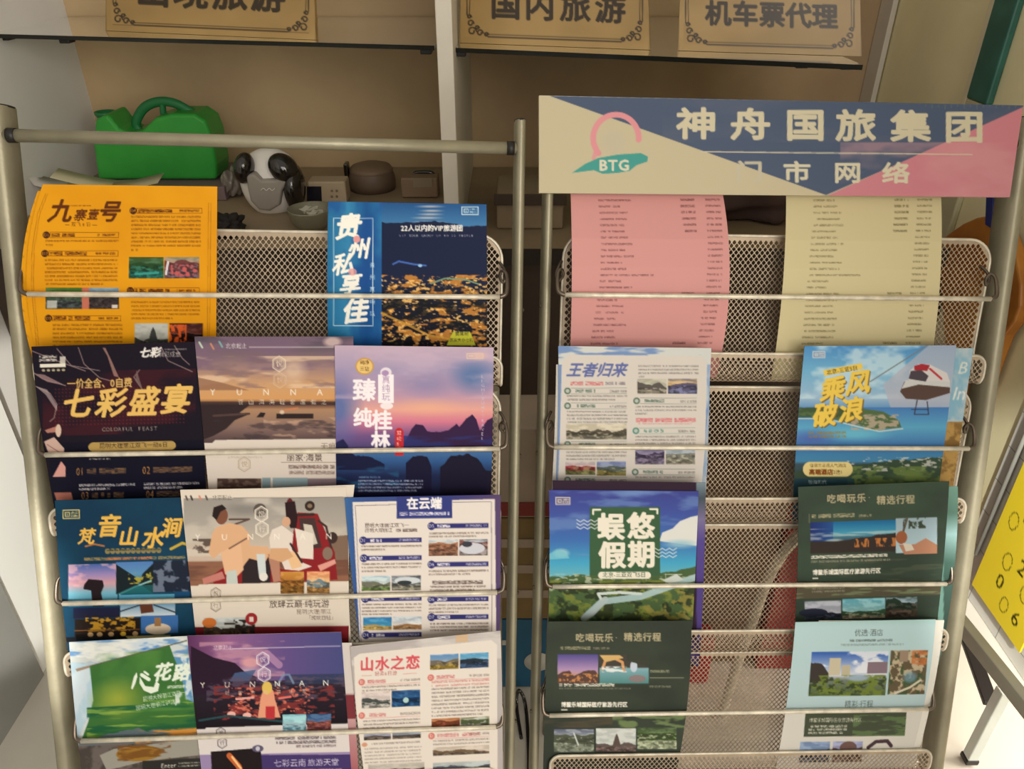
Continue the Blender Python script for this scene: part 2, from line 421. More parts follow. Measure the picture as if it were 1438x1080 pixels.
# tray profile in (t, n), top of the back panel down round to the top of the front lip
PROF = [(.082, .002), (.03, -.002), (-.03, -.007), (-.075, -.010), (-.105, -.010), (-.120, -.004), (-.125, .005), (-.122, .014), (-.112, .019), (-.082, .0205)]
_pl = [0.]
for a, b in zip(PROF[:-1], PROF[1:]): _pl.append(_pl[-1] + math.dist(a, b))
PLEN = _pl[-1]
def prof(L): return np.interp(L, _pl, [p[0] for p in PROF]), np.interp(L, _pl, [p[1] for p in PROF])
S0, S1, RC = .023, .637, .034; RB = .016
def tray_mesh():
    p, q = .0075, .00465; th = .0007; V = []; Q = []
    def clampp(x, y):
        x = min(max(x, S0), S1); y = min(max(y, 0), PLEN)
        for cx_ in (S0 + RC, S1 - RC):
            if ((x < cx_) if cx_ < .3 else (x > cx_)) and y < RC:
                dx, dy = x - cx_, y - RC; d = math.hypot(dx, dy)
                if d > RC: x, y = cx_ + dx * RC / d, RC + dy * RC / d
        for cx_ in (S0 + RB, S1 - RB):
            if ((x < cx_) if cx_ < .3 else (x > cx_)) and y > PLEN - RB:
                dx, dy = x - cx_, y - (PLEN - RB); d = math.hypot(dx, dy)
                if d > RB: x, y = cx_ + dx * RB / d, PLEN - RB + dy * RB / d
        return x, y
    nj = int(PLEN / q) + 2; ni = int((S1 - S0) / p) + 2
    for j in range(nj):
        for i in range(ni):
            x = S0 + (i + (.5 if j % 2 else 0)) * p; y = j * q
            D = [(p / 2, 0), (p / 4, q / 2), (0, q), (-p / 4, q / 2), (-p / 2, 0), (-p / 4, -q / 2), (0, -q), (p / 4, -q / 2)]
            I = [(.37 * p, 0), (.228 * p, .43 * q), (0, .73 * q), (-.228 * p, .43 * q), (-.37 * p, 0), (-.228 * p, -.43 * q), (0, -.73 * q), (.228 * p, -.43 * q)]
            mg = .0035
            def inside(x, y):
                if not (S0 + mg < x < S1 - mg and mg < y < PLEN - mg): return False
                for c in (S0 + RC, S1 - RC):
                    if ((x < c) if c < .3 else (x > c)) and y < RC and math.hypot(x - c, y - RC) > RC - mg: return False
                for c in (S0 + RB, S1 - RB):
                    if ((x < c) if c < .3 else (x > c)) and y > PLEN - RB and math.hypot(x - c, y - (PLEN - RB)) > RB - mg: return False
                return True
            hole = all(inside(x + a * .8, y + b * .8) for a, b in I)
            O = [clampp(x + a, y + b) for a, b in D]; k = len(V)
            if hole:
                N = [(x + a, y + b) for a, b in I]
                for w in (th / 2, -th / 2):
                    V += [(a, b, w) for a, b in O] + [(a, b, w) for a, b in N]
                for m_ in range(8):
                    r = (m_ + 1) % 8
                    Q.append((k + m_, k + r, k + 8 + r, k + 8 + m_)); Q.append((k + 16 + r, k + 16 + m_, k + 24 + m_, k + 24 + r))
                    Q.append((k + 8 + m_, k + 8 + r, k + 24 + r, k + 24 + m_))
            else:
                xs = [a for a, b in O]; ys = [b for a, b in O]
                if max(xs) - min(xs) < 1e-6 or max(ys) - min(ys) < 1e-6: continue
                for w in (th / 2, -th / 2): V += [(a, b, w) for a, b in O]
                Q += [(k, k + 1, k + 2, k + 3), (k, k + 3, k + 4, k + 7), (k + 7, k + 4, k + 5, k + 6)]
                Q += [(k + 8 + a, k + 8 + b, k + 8 + c, k + 8 + d) for d, c, b, a in ((0, 1, 2, 3), (0, 3, 4, 7), (7, 4, 5, 6))]
    V = np.array(V); t, n = prof(V[:, 1]); t2, n2 = prof(V[:, 1] + .0005)
    d = np.stack([t2 - t, n2 - n], 1); d /= np.linalg.norm(d, axis=1)[:, None] + 1e-12
    W = np.stack([V[:, 0], t - d[:, 1] * V[:, 2] * -1, n + d[:, 0] * V[:, 2] * -1], 1)
    return npmesh('mesh_tray', W, np.array(Q)[:, ::-1], False)
def rim_mesh():
    pts = []
    def arc(cx_, cy_, r, a0, a1, n=8):
        for k in range(n + 1): a = math.radians(a0 + (a1 - a0) * k / n); pts.append((cx_ + r * math.cos(a), cy_ + r * math.sin(a)))
    for k in range(40): pts.append((S0, PLEN - RB + (RC - PLEN + RB) * k / 40))
    arc(S0 + RC, RC, RC, 180, 270)
    for k in range(1, 12): pts.append((S0 + RC + (S1 - S0 - 2 * RC) * k / 12, 0))
    arc(S1 - RC, RC, RC, 270, 360)
    for k in range(1, 40): pts.append((S1, RC + (PLEN - RB - RC) * k / 40))
    arc(S1 - RB, PLEN - RB, RB, 0, 90)
    for k in range(1, 12): pts.append((S1 - RB - (S1 - S0 - 2 * RB) * k / 12, PLEN))
    arc(S0 + RB, PLEN - RB, RB, 90, 172)
    P = [(x, *[float(v) for v in prof(y)]) for x, y in pts]
    mb = MB(); mb.tube(P, .0021, 8, closed=True, up0=(0, 0.1, 1))
    me = bpy.data.meshes.new('tray_rim'); me.from_pydata(mb.V, [], mb.F); me.polygons.foreach_set('use_smooth', mb.S); me.update()
    return me
TRAY, RIM = tray_mesh(), rim_mesh()
TRAY.materials.append(meshm); RIM.materials.append(rodm)

def build_rack(R, key, label, ttop, bottom_t):
    base = R.P(WRACK / 2, bottom_t); root = empty('brochure_rack', tuple(base)); loc = Vector(base)
    tag(root, label, 'brochure rack', 'brochure racks')
    for s_ in (0, WRACK):
        outer = (s_ == 0) == (key == 'L'); hw = .0125 if outer else .0075; sh_ = (.004 if s_ else -.003) if outer else 0.
        mb = MB(); K = 20; pts = []; V = []
        tt = [ttop, ttop - .002, bottom_t]
        for t_ in tt:
            for k in range(K):
                a = 2 * math.pi * k / K; ca, sa = math.cos(a), math.sin(a)
                x = sh_ + hw * math.copysign(abs(ca) ** .8, ca); y = -.0165 + .0235 * math.copysign(abs(sa) ** .8, sa)
                if s_ not in (0, WRACK): pass
                V.append(R.P(s_ + x, t_, y))
        F = [(i * K + k, (i + 1) * K + k, (i + 1) * K + (k + 1) % K, i * K + (k + 1) % K) for i in range(2) for k in range(K)]
        mb.add(V, F, True); mb.add(V[:K], [list(range(K))]); mb.add(V[-K:], [list(range(K))[::-1]])
        post = mb.build('post', metal, root)
        cp = MB(); cp.add([R.P(s_ + sh_ + (hw + .0003) * math.cos(2 * math.pi * k / K), ttop + h_, -.0165 + .024 * math.sin(2 * math.pi * k / K)) for h_ in (-.001, .0015) for k in range(K)],
                          [(k, (k + 1) % K, K + (k + 1) % K, K + k) for k in range(K)] + [list(range(K, 2 * K))])
        c = cp.build('end_cap', darkp, post)
        c.data.transform(Matrix.Translation(Vector(parent_loc(post)) * 0))
    mb = MB(); mb.tube([R.P(s_, bottom_t + .04, -.01) for s_ in (0, WRACK)], .008); mb.build('bottom_bar', metal, root)
    mb = MB(); mb.tube([R.P(.004, ttop - .036, -.004), R.P(WRACK - .004, ttop - .036, -.004)], .0082, 16); bar = mb.build('top_bar', metal, root)
    for s_ in (.013, WRACK - .013):
        mb = MB(); mb.tube([R.P(s_ - .005, ttop - .036, -.004), R.P(s_ + .005, ttop - .036, -.004)], .0092, 16); mb.build('bar_collar', darkp, bar)
    # rear legs of the stand
    for s_ in (.03, WRACK - .03):
        a = R.P(s_, .16, -.03); b = np.array([a[0], a[1] + .10, .0]); b[1] = R.P(s_, bottom_t)[1] + .42
        mb = MB(); mb.tube([a, b], .008); mb.build('rear_leg', metal, root)
    for (xa, ya), (xb, yb) in RODS[key]:
        ta = R.loc((xa + xb) / 2., (ya + yb) / 2., .036)[1]
        M = Matrix.Translation(-loc) @ R.mtx(ta)
        o = link('mesh_tray', TRAY, None, root); o.matrix_basis = M
        r = link('tray_rim', RIM, None, o)
        A = R.hit(xa, ya, .036); B = R.hit(xb, yb, .036)
        sa = (A - R.o) @ R.s; taa = (A - R.o) @ R.t; sb = (B - R.o) @ R.s; tb = (B - R.o) @ R.t
        p = []
        def hook(sx, t0, sg):
            # wire comes off the post, curls once, and runs out to the front rod
            q = [R.P(sx + sg * .004, t0 + .044, .002), R.P(sx - sg * .001, t0 + .036, .010), R.P(sx - sg * .004, t0 + .026, .012), R.P(sx, t0 + .018, .014), R.P(sx + sg * .005, t0 + .026, .018),
                 R.P(sx + sg * .002, t0 + .034, .022), R.P(sx - sg * .003, t0 + .030, .026), R.P(sx - sg * .004, t0 + .016, .031), R.P(sx - sg * .002, t0 + .004, .035), R.P(sx + sg * .006, t0, .036)]
            return q
        ql = hook(sa, taa, 1); qr = hook(sb, tb, -1)
        mb = MB(); mb.tube([ql[-1]] + [A + (B - A) * k / 12 for k in range(1, 12)] + [qr[-1]], .0035, 10)
        rod = mb.build('retaining_rod', rodm, root)
        for q in (ql, qr):
            pts = []
            for i in range(len(q) - 1):
                p0, p1, p2, p3 = q[max(i - 1, 0)], q[i], q[i + 1], q[min(i + 2, len(q) - 1)]
                for k in range(5):
                    u = k / 5; pts.append(.5 * ((2 * p1) + (-p0 + p2) * u + (2 * p0 - 5 * p1 + 4 * p2 - p3) * u * u + (-p0 + 3 * p1 - 3 * p2 + p3) * u ** 3))
            pts.append(q[-1]); n = len(pts)
            mb = MB(); mb.tube(pts, [.0022 + .0012 * max(0, (i - n * .55) / (n * .45)) for i in range(n)], 8); mb.build('hook', hookm, rod)
        # bolt heads on the post
        for s_, sg in ((0, -1), (WRACK, 1)):
            mb = MB(); c = R.P(s_ + sg * .0075, (taa + tb) / 2 - .02, -.004); mb.ball(c, R.s * .002, R.t * .003, R.n * .003, 10, 6); mb.build('bolt', hookm, root)
    return root
bt = lambda R: -(R.o[2]) / R.t[2] + .002
rackL = build_rack(RL, 'L', 'metal wire-mesh brochure rack on the left, with a bare top bar', .529, bt(RL))
rackR = build_rack(RR, 'R', 'metal wire-mesh brochure rack on the right, under the blue and pink sign board', .622, bt(RR))
# bent strut seen through the right rack's mesh
mb = MB(); pp = [RR.P(WRACK, .012, -.03), hY(1200, 705, 1.10), hY(1130, 745, 1.11), hY(1085, 800, 1.11), hY(1056, 875, 1.11), hY(1036, 930, 1.10), hY(1016, 1000, 1.08), hY(1005, 1060, 1.06)]
pts = []
for i in range(len(pp) - 1):
    p0, p1, p2, p3 = pp[max(i - 1, 0)], pp[i], pp[i + 1], pp[min(i + 2, len(pp) - 1)]
    for k in range(6):
        u = k / 6; pts.append(.5 * ((2 * p1) + (-p0 + p2) * u + (2 * p0 - 5 * p1 + 4 * p2 - p3) * u * u + (-p0 + 3 * p1 - 3 * p2 + p3) * u ** 3))
e = pp[-1].copy(); pts.append(e); pts.append(np.array([e[0] - .02, e[1] + .02, .0]))
mb.tube(pts, .0105, 12); mb.build('curved_strut', rodm, rackR)

# ------------------------------------------------------------------ the room
YB, XL, XR = 2.1, -1.10, .92
taupe = mat('taupe_back_board', (190, 163, 124), .6, noise=.16, nscale=2.2, c2=(164, 138, 104))
white = mat('white_wall_paint', (228, 225, 220), .7, noise=.06, nscale=3)
cream = mat('cream_wall_paint', (240, 230, 186), .7, noise=.08, nscale=5)
def struct(name, mb, m, bevel=0):
    o = mb.build(name, m, None, bevel); o['kind'] = 'structure'; return o
struct('floor', MB().box(-2.2, 1.9, -1.0, 2.3, -.05, 0), mat('floor_tile', (214, 206, 192), .35, noise=.1, nscale=3))
struct('wall_back', MB().box(-1.2, 1.9, YB, YB + .1, 0, 2.6), taupe)
struct('wall_left', MB().box(XL - .1, XL, -1.0, YB, 0, 2.6), white)
struct('trim_5', MB().box(XL, XL + .008, 1.187, 1.392, 0, 1.25), mat('bright_white_gloss', (250, 250, 244), .35), .002)
struct('wall_left_front', MB().box(XL, XL + .012, -1.0, 1.185, 0, 1.25), mat('grey_panel', (150, 150, 144), .6, noise=.04))
struct('wall_right', MB().box(XR, XR + .08, -.2, YB, .34, 2.6), cream)
struct('wall_recess', MB().box(1.55, 1.65, -.2, YB, 0, .5), mat('recess_paint', (190, 172, 140), .7, noise=.1))
# tiled dado on the right wall
tm = bpy.data.materials.new('white_wall_tile'); tm.use_nodes = True; nt = tm.node_tree; b = nt.nodes['Principled BSDF']
br = nt.nodes.new('ShaderNodeTexBrick'); br.inputs['Color1'].default_value = (.72, .70, .64, 1); br.inputs['Color2'].default_value = (.66, .65, .60, 1); br.inputs['Mortar'].default_value = (.33, .32, .29, 1)
br.inputs['Scale'].default_value = 1; br.inputs['Brick Width'].default_value = .1; br.inputs['Row Height'].default_value = .075; br.inputs['Mortar Size'].default_value = .0012; br.offset = 0
tc = nt.nodes.new('ShaderNodeTexCoord'); mp = nt.nodes.new('ShaderNodeMapping'); mp.inputs['Rotation'].default_value = (0, math.radians(90), 0)
sx = nt.nodes.new('ShaderNodeSeparateXYZ'); cb = nt.nodes.new('ShaderNodeCombineXYZ')
nt.links.new(tc.outputs['Object'], sx.inputs[0]); nt.links.new(sx.outputs['Y'], cb.inputs['X']); nt.links.new(sx.outputs['Z'], cb.inputs['Y']); nt.links.new(cb.outputs[0], br.inputs['Vector'])
nt.links.new(br.outputs['Color'], b.inputs['Base Color']); b.inputs['Roughness'].default_value = .3
struct('trim_2', MB().box(XR - .006, XR, -.2, 1.155, .34, 1.15), tm)
struct('trim_6', MB().box(XR - .013, XR, 1.535, 1.61, .34, 1.20), mat('pale_olive_trim', (196, 190, 156), .45, noise=.1), .004)
struct('trim_1', MB().box(XR - .015, XR, 1.535, 1.61, 1.20, 2.6), mat('teal_trim', (52, 104, 92), .35, noise=.2, nscale=20), .004)
struct('trim_3', MB().box(XR - .012, XR, 1.612, 1.63, .44, 2.6), mat('cream_edge_trim', (222, 212, 180), .5, noise=.05), .003)
o = tag(MB().tube([(XR - .012, 1.12, .44), (XR - .012, 1.12, 1.02)], .004).build('wall_pipe', mat('grey_pipe', (150, 150, 142), .4, noise=.1)), 'thin grey vertical pipe on the white tiled wall', 'pipe')
struct('trim_4', MB().box(.885, XR + .08, .30, 1.13, .318, .338), mat('white_sill', (232, 226, 212), .4, noise=.05), .003)

# shelving against the back wall
CZ = .93; CF = 1.484
cab = tag(empty('wall_cabinet', (0, CF, 0)), 'built-in wall cabinet with a counter behind both racks and a pale upright divider', 'cabinet')
brown = mat('dark_brown_board', (66, 52, 42), .55, noise=.2, nscale=6)
MB().box(XL + .002, XR - .002, CF, YB - .002, CZ - .03, CZ).build('counter_top', mat('counter_board', (150, 130, 104), .5, noise=.15, nscale=5), cab, .002)
MB().box(XL + .002, XR - .002, CF + .012, CF + .035, .08, CZ - .031).build('cabinet_front', brown, cab, .001)
MB().box(XL + .002, XR - .002, CF - .004, CF - .0005, CZ - .034, CZ + .001).build('counter_edge', mat('dark_edge', (44, 36, 30), .5), cab)
def depth_x(px, py, Y): return hY(px, py, Y)[0]
dv = MB().box(depth_x(613, 60, 1.49), depth_x(636, 60, 1.49), 1.49, YB - .002, CZ + .001, 2.2).build('divider', mat('white_board', (208, 200, 186), .5, noise=.05), cab, .002)
MB().box(XR - .016, XR - .003, 2.03, YB - .002, CZ + .001, 2.4).build('side_strip', mat('white_board', ()), cab, .002)
# glass shelves
SZ = 1.30
glass = mat('shelf_glass', (170, 190, 175), .08, 0, .5, trans=.9)
dkg = mat('glass_edge', (22, 24, 20), .2)
def gshelf(a, b, label):
    A = hZ(*a, SZ); B = hZ(*b, SZ); A2 = np.array([A[0], YB - .01, SZ]); B2 = np.array([B[0], YB - .01, SZ])
    o = MB().slab([A, B, B2, A2], (0, 0, -.007)).build('glass_shelf', glass)
    tag(o, label, 'shelf', 'glass shelves')
    e_ = (A - B) / np.linalg.norm(A - B); f = np.array([-e_[1], e_[0], 0]); f = f if f[1] < 0 else -f
    MB().slab([A + f * .001, B + f * .001, B + f * .0002, A + f * .0002], (0, 0, -.008)).build('front_edge', dkg, o)
    return o, A, B
g1, gA1, gB1 = gshelf((-28, 47), (610, 64), 'glass shelf left of the pale divider, above the watering can')
g2, gA2, gB2 = gshelf((640, 67), (1212, 91), 'glass shelf right of the pale divider, above the sign board')
def clips(g, A, B, xs):
    for px, py in xs:
        p = hZ(px, py, SZ - .012)
        MB().obox(p + np.array([0, .012, -.001]), (.011, 0, 0), (0, .014, 0), (0, 0, .006)).build('bracket', darkp, g, .002)
clips(g1, gA1, gB1, ((5, 52), (90, 56), (598, 71))); clips(g2, gA2, gB2, ((646, 74), (1127, 90), (1190, 92)))

def curve(pp, k=8):
    pts = []; pp = [np.asarray(p, float) for p in pp]
    for i in range(len(pp) - 1):
        p0, p1, p2, p3 = pp[max(i - 1, 0)], pp[i], pp[i + 1], pp[min(i + 2, len(pp) - 1)]
        for j in range(k):
            u = j / k; pts.append(.5 * ((2 * p1) + (-p0 + p2) * u + (2 * p0 - 5 * p1 + 4 * p2 - p3) * u * u + (-p0 + 3 * p1 - 3 * p2 + p3) * u ** 3))
    return pts + [pp[-1]]

# green watering can on the counter
YC = 1.90; CB = CZ + .034
gm = mat('green_plastic', (58, 160, 62), .35, noise=.12, nscale=5, c2=(40, 140, 50))
gm2 = mat('dark_green_plastic', (34, 112, 62), .4, noise=.1)
base = hZ(222, 246, CB)
can = tag(empty('watering_can', (base[0], YC, CB)), 'green plastic watering can standing on the counter at the left', 'watering can')
body = [(135, 244), (130, 200), (134, 168), (150, 160), (166, 180), (180, 188), (200, 183), (217, 166), (240, 160), (272, 160), (288, 170), (296, 190), (304, 232), (302, 243)]
ring = [hY(x, y, YC - .05) for x, y in body]
for p in ring: p[2] = max(p[2], CB + .002)
ring[0][2] = ring[-1][2] = CB + .002
MB().slab(ring, (0, .10, 0)).build('body', gm, can, .008, 3)
MB().tube(curve([hY(196, 186, YC), hY(191, 172, YC), hY(202, 152, YC), hY(222, 143, YC), hY(245, 145, YC), hY(268, 157, YC), hY(286, 168, YC)]), .0085, 12, ry=.011).build('handle', gm2, can)
MB().tube(curve([hY(228, 145, YC), hY(229, 156, YC), hY(230, 166, YC)]), .007, 10).build('handle_stay', gm2, can)
MB().tube(curve([hY(284, 164, YC), hY(296, 172, YC), hY(300, 192, YC), hY(303, 226, YC)]), .009, 10).build('back_grip', gm2, can)
c = hY(148, 160, YC); MB().lathe(c, [(.0, -.012), (.018, -.010), (.0235, .0), (.024, .006), (.021, .006), (.018, -.004), (0, -.006)], 24).build('spout_mouth', gm2, can)

# massager, bowl, boxes and odds and ends on the counter
sh = mat('white_gloss_plastic', (235, 228, 220), .25, noise=.05)
gface = mat('grey_gloss_plastic', (150, 142, 132), .3, noise=.08)
blk = mat('black_gloss_plastic', (30, 24, 20), .12, spec=.8)
Y0 = 1.72; c = hY(376, 262, Y0)
mas = tag(empty('massager', (c[0], Y0, CZ)), 'white and grey rounded massager with glossy black pads behind the left rack', 'massager')
k = (hY(377, 262, Y0) - c)[0]; kz = hY(377, 262, Y0)[2] - hY(377, 263, Y0)[2]
def shell(a, b, d):
    w = .86 + .16 * (d * .5 + .5); return a * w, b, d
MB().ball(c + (0, .03, 0), (k * 46, 0, 0), (0, .055, 0), (0, .01, kz * 47), f=shell).build('shell', sh, mas)
fp = [(341, 243), (352, 238), (366, 250), (388, 250), (402, 243), (409, 253), (400, 268), (396, 292), (380, 302), (362, 300), (348, 285), (343, 262)]
MB().slab([hY(x, y, Y0 - .034 + .0) for x, y in [(371 + (a - 371) * .86, 270 + (b2 - 270) * .84) for a, b2 in fp]], (0, .03, 0)).build('face_panel', gface, mas, .006, 3)
MB().ball(hY(343, 236, Y0 - .01), (k * 14, 0, 0), (0, .03, 0), (k * 3, 0, kz * 21)).build('pad', blk, mas)
MB().ball(hY(398, 236, Y0 - .012), (k * 20, 0, 0), (0, .032, 0), (-k * 4, 0, kz * 20)).build('pad', blk, mas)
MB().ball(hY(414, 263, Y0 + .0), (k * 14, 0, 0), (0, .045, 0), (k * 2, 0, kz * 32)).build('side_cushion', blk, mas)
c2 = hY(379, 266, Y0 - .036); MB().tube(curve([hY(366 + i * 4, 266 + (-1) ** i * 1.5, Y0 - .0358) for i in range(6)]), .0006, 6).build('printed_mark', sh, mas)

def putbox(name, cat, label, x0, x1, ytop, Y, dy, m, z0=CZ, bev=.004, group=None):
    a = hY(x0, ytop, Y); b_ = hY(x1, ytop, Y)
    o = MB().box(a[0], b_[0], Y, Y + dy, z0 + .001, max(a[2], z0 + .01)).build(name, m, None, bev)
    return tag(o, label, cat, group)
beige = mat('beige_carton', (150, 130, 104), .7, noise=.1)
o = putbox('desk_clock', 'clock', 'small pale box with a dark display beside the massager', 431, 484, 255, 1.78, .05, mat('pale_plastic', (176, 156, 128), .5))
MB().slab([hY(x, y, 1.778) for x, y in ((431, 262), (451, 262), (452, 284), (431, 284))], (0, .0015, 0)).build('display', mat('dark_display', (26, 24, 34), .2), o)
for i in range(4): MB().ball(hY(466 + 7 * (i % 2), 268 + 8 * (i // 2), 1.778), (.003, 0, 0), (0, .0015, 0), (0, 0, .003), 10, 6).build('button', mat('button_grey', (120, 106, 88), .5), o)
c = hY(436, 298, 1.60)
bw = tag(empty('bowl', (c[0], 1.60, CZ)), 'grey metal bowl of scraps beside the blue leaflet', 'bowl')
MB().lathe((c[0], 1.60, CZ), [(.0, .002), (.026, .002), (.042, .02), (.047, .045), (.048, .048), (.046, .048), (.040, .02), (.024, .006), (0, .005)], 36).build('bowl_body', mat('grey_metal', (140, 136, 116), .4, .4, noise=.2), bw)
mb = MB(); rng = random.Random(4)
for i in range(14):
    a = rng.random() * 6.28; r = rng.random() * .03; p = np.array([c[0] + r * math.cos(a), 1.60 + r * math.sin(a), CZ + .038 + rng.random() * .008]); u = rng.random() * 6
    mb.obox(p, (.010 * math.cos(u), .010 * math.sin(u), .002), (-.006 * math.sin(u), .006 * math.cos(u), .001), (0, 0, .0006))
tag(mb.build('paper_scraps', mat('scrap_paper', (176, 172, 156), .8)), 'pale paper scraps lying in the grey metal bowl', 'scraps', kind='stuff')
c = hY(522, 290, 1.86)
pot = tag(empty('storage_pot', (c[0], 1.90, CZ)), 'dark round-topped pot on the counter left of the divider', 'pot')
MB().lathe((c[0], 1.90, CZ), [(0, .001), (.056, .001), (.058, .02), (.056, .035), (.052, .045)], 40).build('pot_body', mat('dark_taupe_plastic', (104, 84, 68), .5, noise=.1), pot)
MB().lathe((c[0], 1.90, CZ), [(.053, .045), (.054, .048), (.047, .057), (.028, .063), (0, .065)], 40).build('pot_lid', mat('taupe_lid', (120, 98, 78), .5, noise=.1), pot)
MB().box(c[0] - .064, c[0] - .054, 1.88, 1.91, CZ + .02, CZ + .066).build('handle', blk, pot, .003)
o = putbox('storage_box', 'box', 'taupe box with a dark handle beside the divider', 562, 614, 250, 1.82, .05, mat('taupe_box', (140, 116, 92), .6, noise=.1))
MB().slab([hY(x, y, 1.818) for x, y in ((580, 250), (607, 250), (607, 263), (580, 263))], (0, .002, 0)).build('label_sticker', mat('sticker', (140, 124, 102), .6), o)
a = hY(580, 246, 1.86); b_ = hY(610, 246, 1.86)
MB().tube(curve([a + (0, 0, -.012), a + (.004, 0, .004), (a + b_) / 2 + (0, 0, .007), b_ + (-.004, 0, .004), b_ + (0, 0, -.012)]), .005, 8).build('handle', blk, o)
# papers under the can
pm = mat('pale_paper', (196, 188, 152), .7, noise=.05)
def paper(name, pts, label, m=pm, grp=None, Y=1.62, lift=0):
    mb = MB(); V = []; n = len(pts)
    top = [hY(x, y, Y + lift) for x, y in pts]
    for p in top: V += [p, p + np.array([.01, -.06 , -.004])]
    V2 = [v - np.array([0, 0, .0012]) for v in V]; A = V + V2; F = []
    for i in range(n - 1): F += [(2 * i, 2 * i + 1, 2 * i + 3, 2 * i + 2), (2 * n + 2 * i, 2 * n + 2 * i + 2, 2 * n + 2 * i + 3, 2 * n + 2 * i + 1), (2 * i, 2 * i + 2, 2 * n + 2 * i + 2, 2 * n + 2 * i), (2 * i + 1, 2 * n + 2 * i + 1, 2 * n + 2 * i + 3, 2 * i + 3)]
    o = tag(mb.add(A, F, True).build(name, m), label, 'paper', grp); return o
paper('paper_sheet', [(52, 236), (60, 247), (80, 252), (100, 252)], 'white curled paper at the wall end of the counter', mat('grey_white_paper', (196, 190, 180), .7), 'papers on the counter', 1.80)
paper('paper_sheet', [(82, 236), (110, 243), (140, 250), (165, 253), (190, 252)], 'long pale curled paper below the watering can spout', pm, 'papers on the counter', 1.76)
paper('paper_sheet', [(160, 256), (190, 252), (212, 247), (230, 243)], 'pale curled paper with its corner up below the watering can', mat('greenish_paper', (170, 164, 132), .7), 'papers on the counter', 1.70)
tag(MB().box(hY(110, 250, 1.80)[0], hY(312, 250, 1.80)[0], 1.80, 2.02, CZ + .001, CB).build('flat_box', mat('mauve_box', (120, 100, 100), .5), None, .002), 'flat mauve box under the green watering can', 'box')
def crumple(name, c, r, m, label, cat, seed=1, amp=.35, sq=.7):
    rg = np.random.default_rng(seed); ph = rg.random((7, 4)) * 6.28
    def f(a, b, d):
        q = 1 + amp * sum(math.sin(ph[i, 0] + (2 + i) * (a * math.cos(ph[i, 1]) + b * math.sin(ph[i, 2]) + d * math.cos(ph[i, 3])) * 1.6) for i in range(7)) / 5
        return a * q, b * q, max(d * q, -sq)
    return tag(MB().ball(c, (r[0], 0, 0), (0, r[1], 0), (0, 0, r[2]), 48, 32, f).build(name, m), label, cat)
crumple('plastic_bag', np.array([hY(322, 240, 1.84)[0], 1.84, CZ + .03]), (.022, .03, .036), mat('clear_film', (150, 140, 130), .15, spec=.7, alpha=.75), 'crumpled clear plastic bag between the watering can and the massager', 'bag', 3)
crumple('dark_cloth', np.array([hY(316, 285, 1.62)[0], 1.58, CZ + .016]), (.045, .05, .022), mat('black_cloth', (34, 28, 26), .8), 'black cloth bundle beside the massager, near the yellow leaflet', 'cloth', 5)
crumple('cloth_bag', np.array([hY(1060, 300, 1.7)[0], 1.72, CZ + .075]), (.15, .12, .10), mat('dusky_brown_cloth', (92, 72, 68), .85, noise=.2, nscale=9), 'dusky brown wrinkled bag between the pink and pale yellow price lists', 'bag', 8, .28)
# carton with a dark rim and the things stacked behind the gap between the racks
o = putbox('open_carton', 'box', 'pale carton with a dark brown rim on the counter between the racks', 697, 792, 273, 1.60, .14, beige)
MB().box(hY(694, 280, 1.595)[0], hY(796, 280, 1.595)[0], 1.592, 1.599, hY(700, 288, 1.595)[2], hY(700, 273, 1.595)[2]).build('rim', mat('dark_rim', (72, 58, 48), .5), o, .001)
def stack(name, label, cat, z0, z1, m, Y=1.15, x=(-.075, .10), g=None):
    return tag(MB().box(x[0], x[1], Y, Y + .12, z0, z1).build(name, m, None, .003), label, cat, g)
o = stack('carton', 'pale carton with a red band, topmost of the pile between the racks', 'box', .507, .715, mat('pale_carton', (168, 150, 132), .7, noise=.08), g='cartons piled between the racks')
MB().box(-.077, .102, 1.148, 1.1495, .512, .545).build('red_band', mat('dark_red', (128, 36, 30), .5), o)
o = stack('carton', 'tan carton with pale stripes in the middle of the pile between the racks', 'box', .225, .505, mat('tan_carton', (128, 104, 62), .7, noise=.15), g='cartons piled between the racks')
for z in (.29, .36, .43): MB().box(-.077, .102, 1.148, 1.1495, z, z + .022).build('stripe', mat('pale_carton', ()), o)
o = stack('carton', 'blue carton with a white disc, lowest of the pile between the racks', 'box', .002, .222, mat('blue_carton', (34, 92, 124), .5, noise=.1), g='cartons piled between the racks')
cc = hY(755, 930, 1.148); MB().lathe((0, 0, 0), [(0, 0), (.03, 0), (.03, .0015), (0, .0015)], 32).build('white_disc', mat('white_print', (190, 190, 180), .5), o).matrix_basis = Matrix.Translation((cc[0] - o.location[0], 1.1495, cc[2])) @ Matrix.Rotation(math.radians(90), 4, 'X')
MB().box(-.06, -.005, 1.148, 1.1495, .145, .160).build('white_bar', mat('white_print', ()), o)
tag(MB().tube(curve([(.02, 1.02, .004), (.01, 1.10, .004), (.015, 1.12, .03), (.03, 1.10, .005), (.035, .98, .004), (.03, .8, .004)]), .004, 8).build('cable', blk), 'black cable looped on the pale floor between the racks', 'cable')
xa, xb = hY(1078, 870, 1.20)[0], hY(1180, 870, 1.20)[0]; redm = mat('dark_red_carton', (150, 30, 34), .6, noise=.2, nscale=6)
tag(MB().box(xa, xb, 1.20, 1.31, .002, hY(1100, 745, 1.20)[2]).build('red_carton', redm, None, .003), 'tall dark red carton behind the mesh of the right rack', 'box')
tag(MB().box(hY(880, 870, 1.22)[0], xa - .004, 1.22, 1.34, .002, hY(1000, 690, 1.22)[2]).build('brown_carton', mat('brown_carton', (112, 88, 68), .7, noise=.15, nscale=5), None, .003), 'large brown carton left of the tall dark red carton behind the right rack', 'box')  # block added behind the mesh, its brown standing for shade on the floor
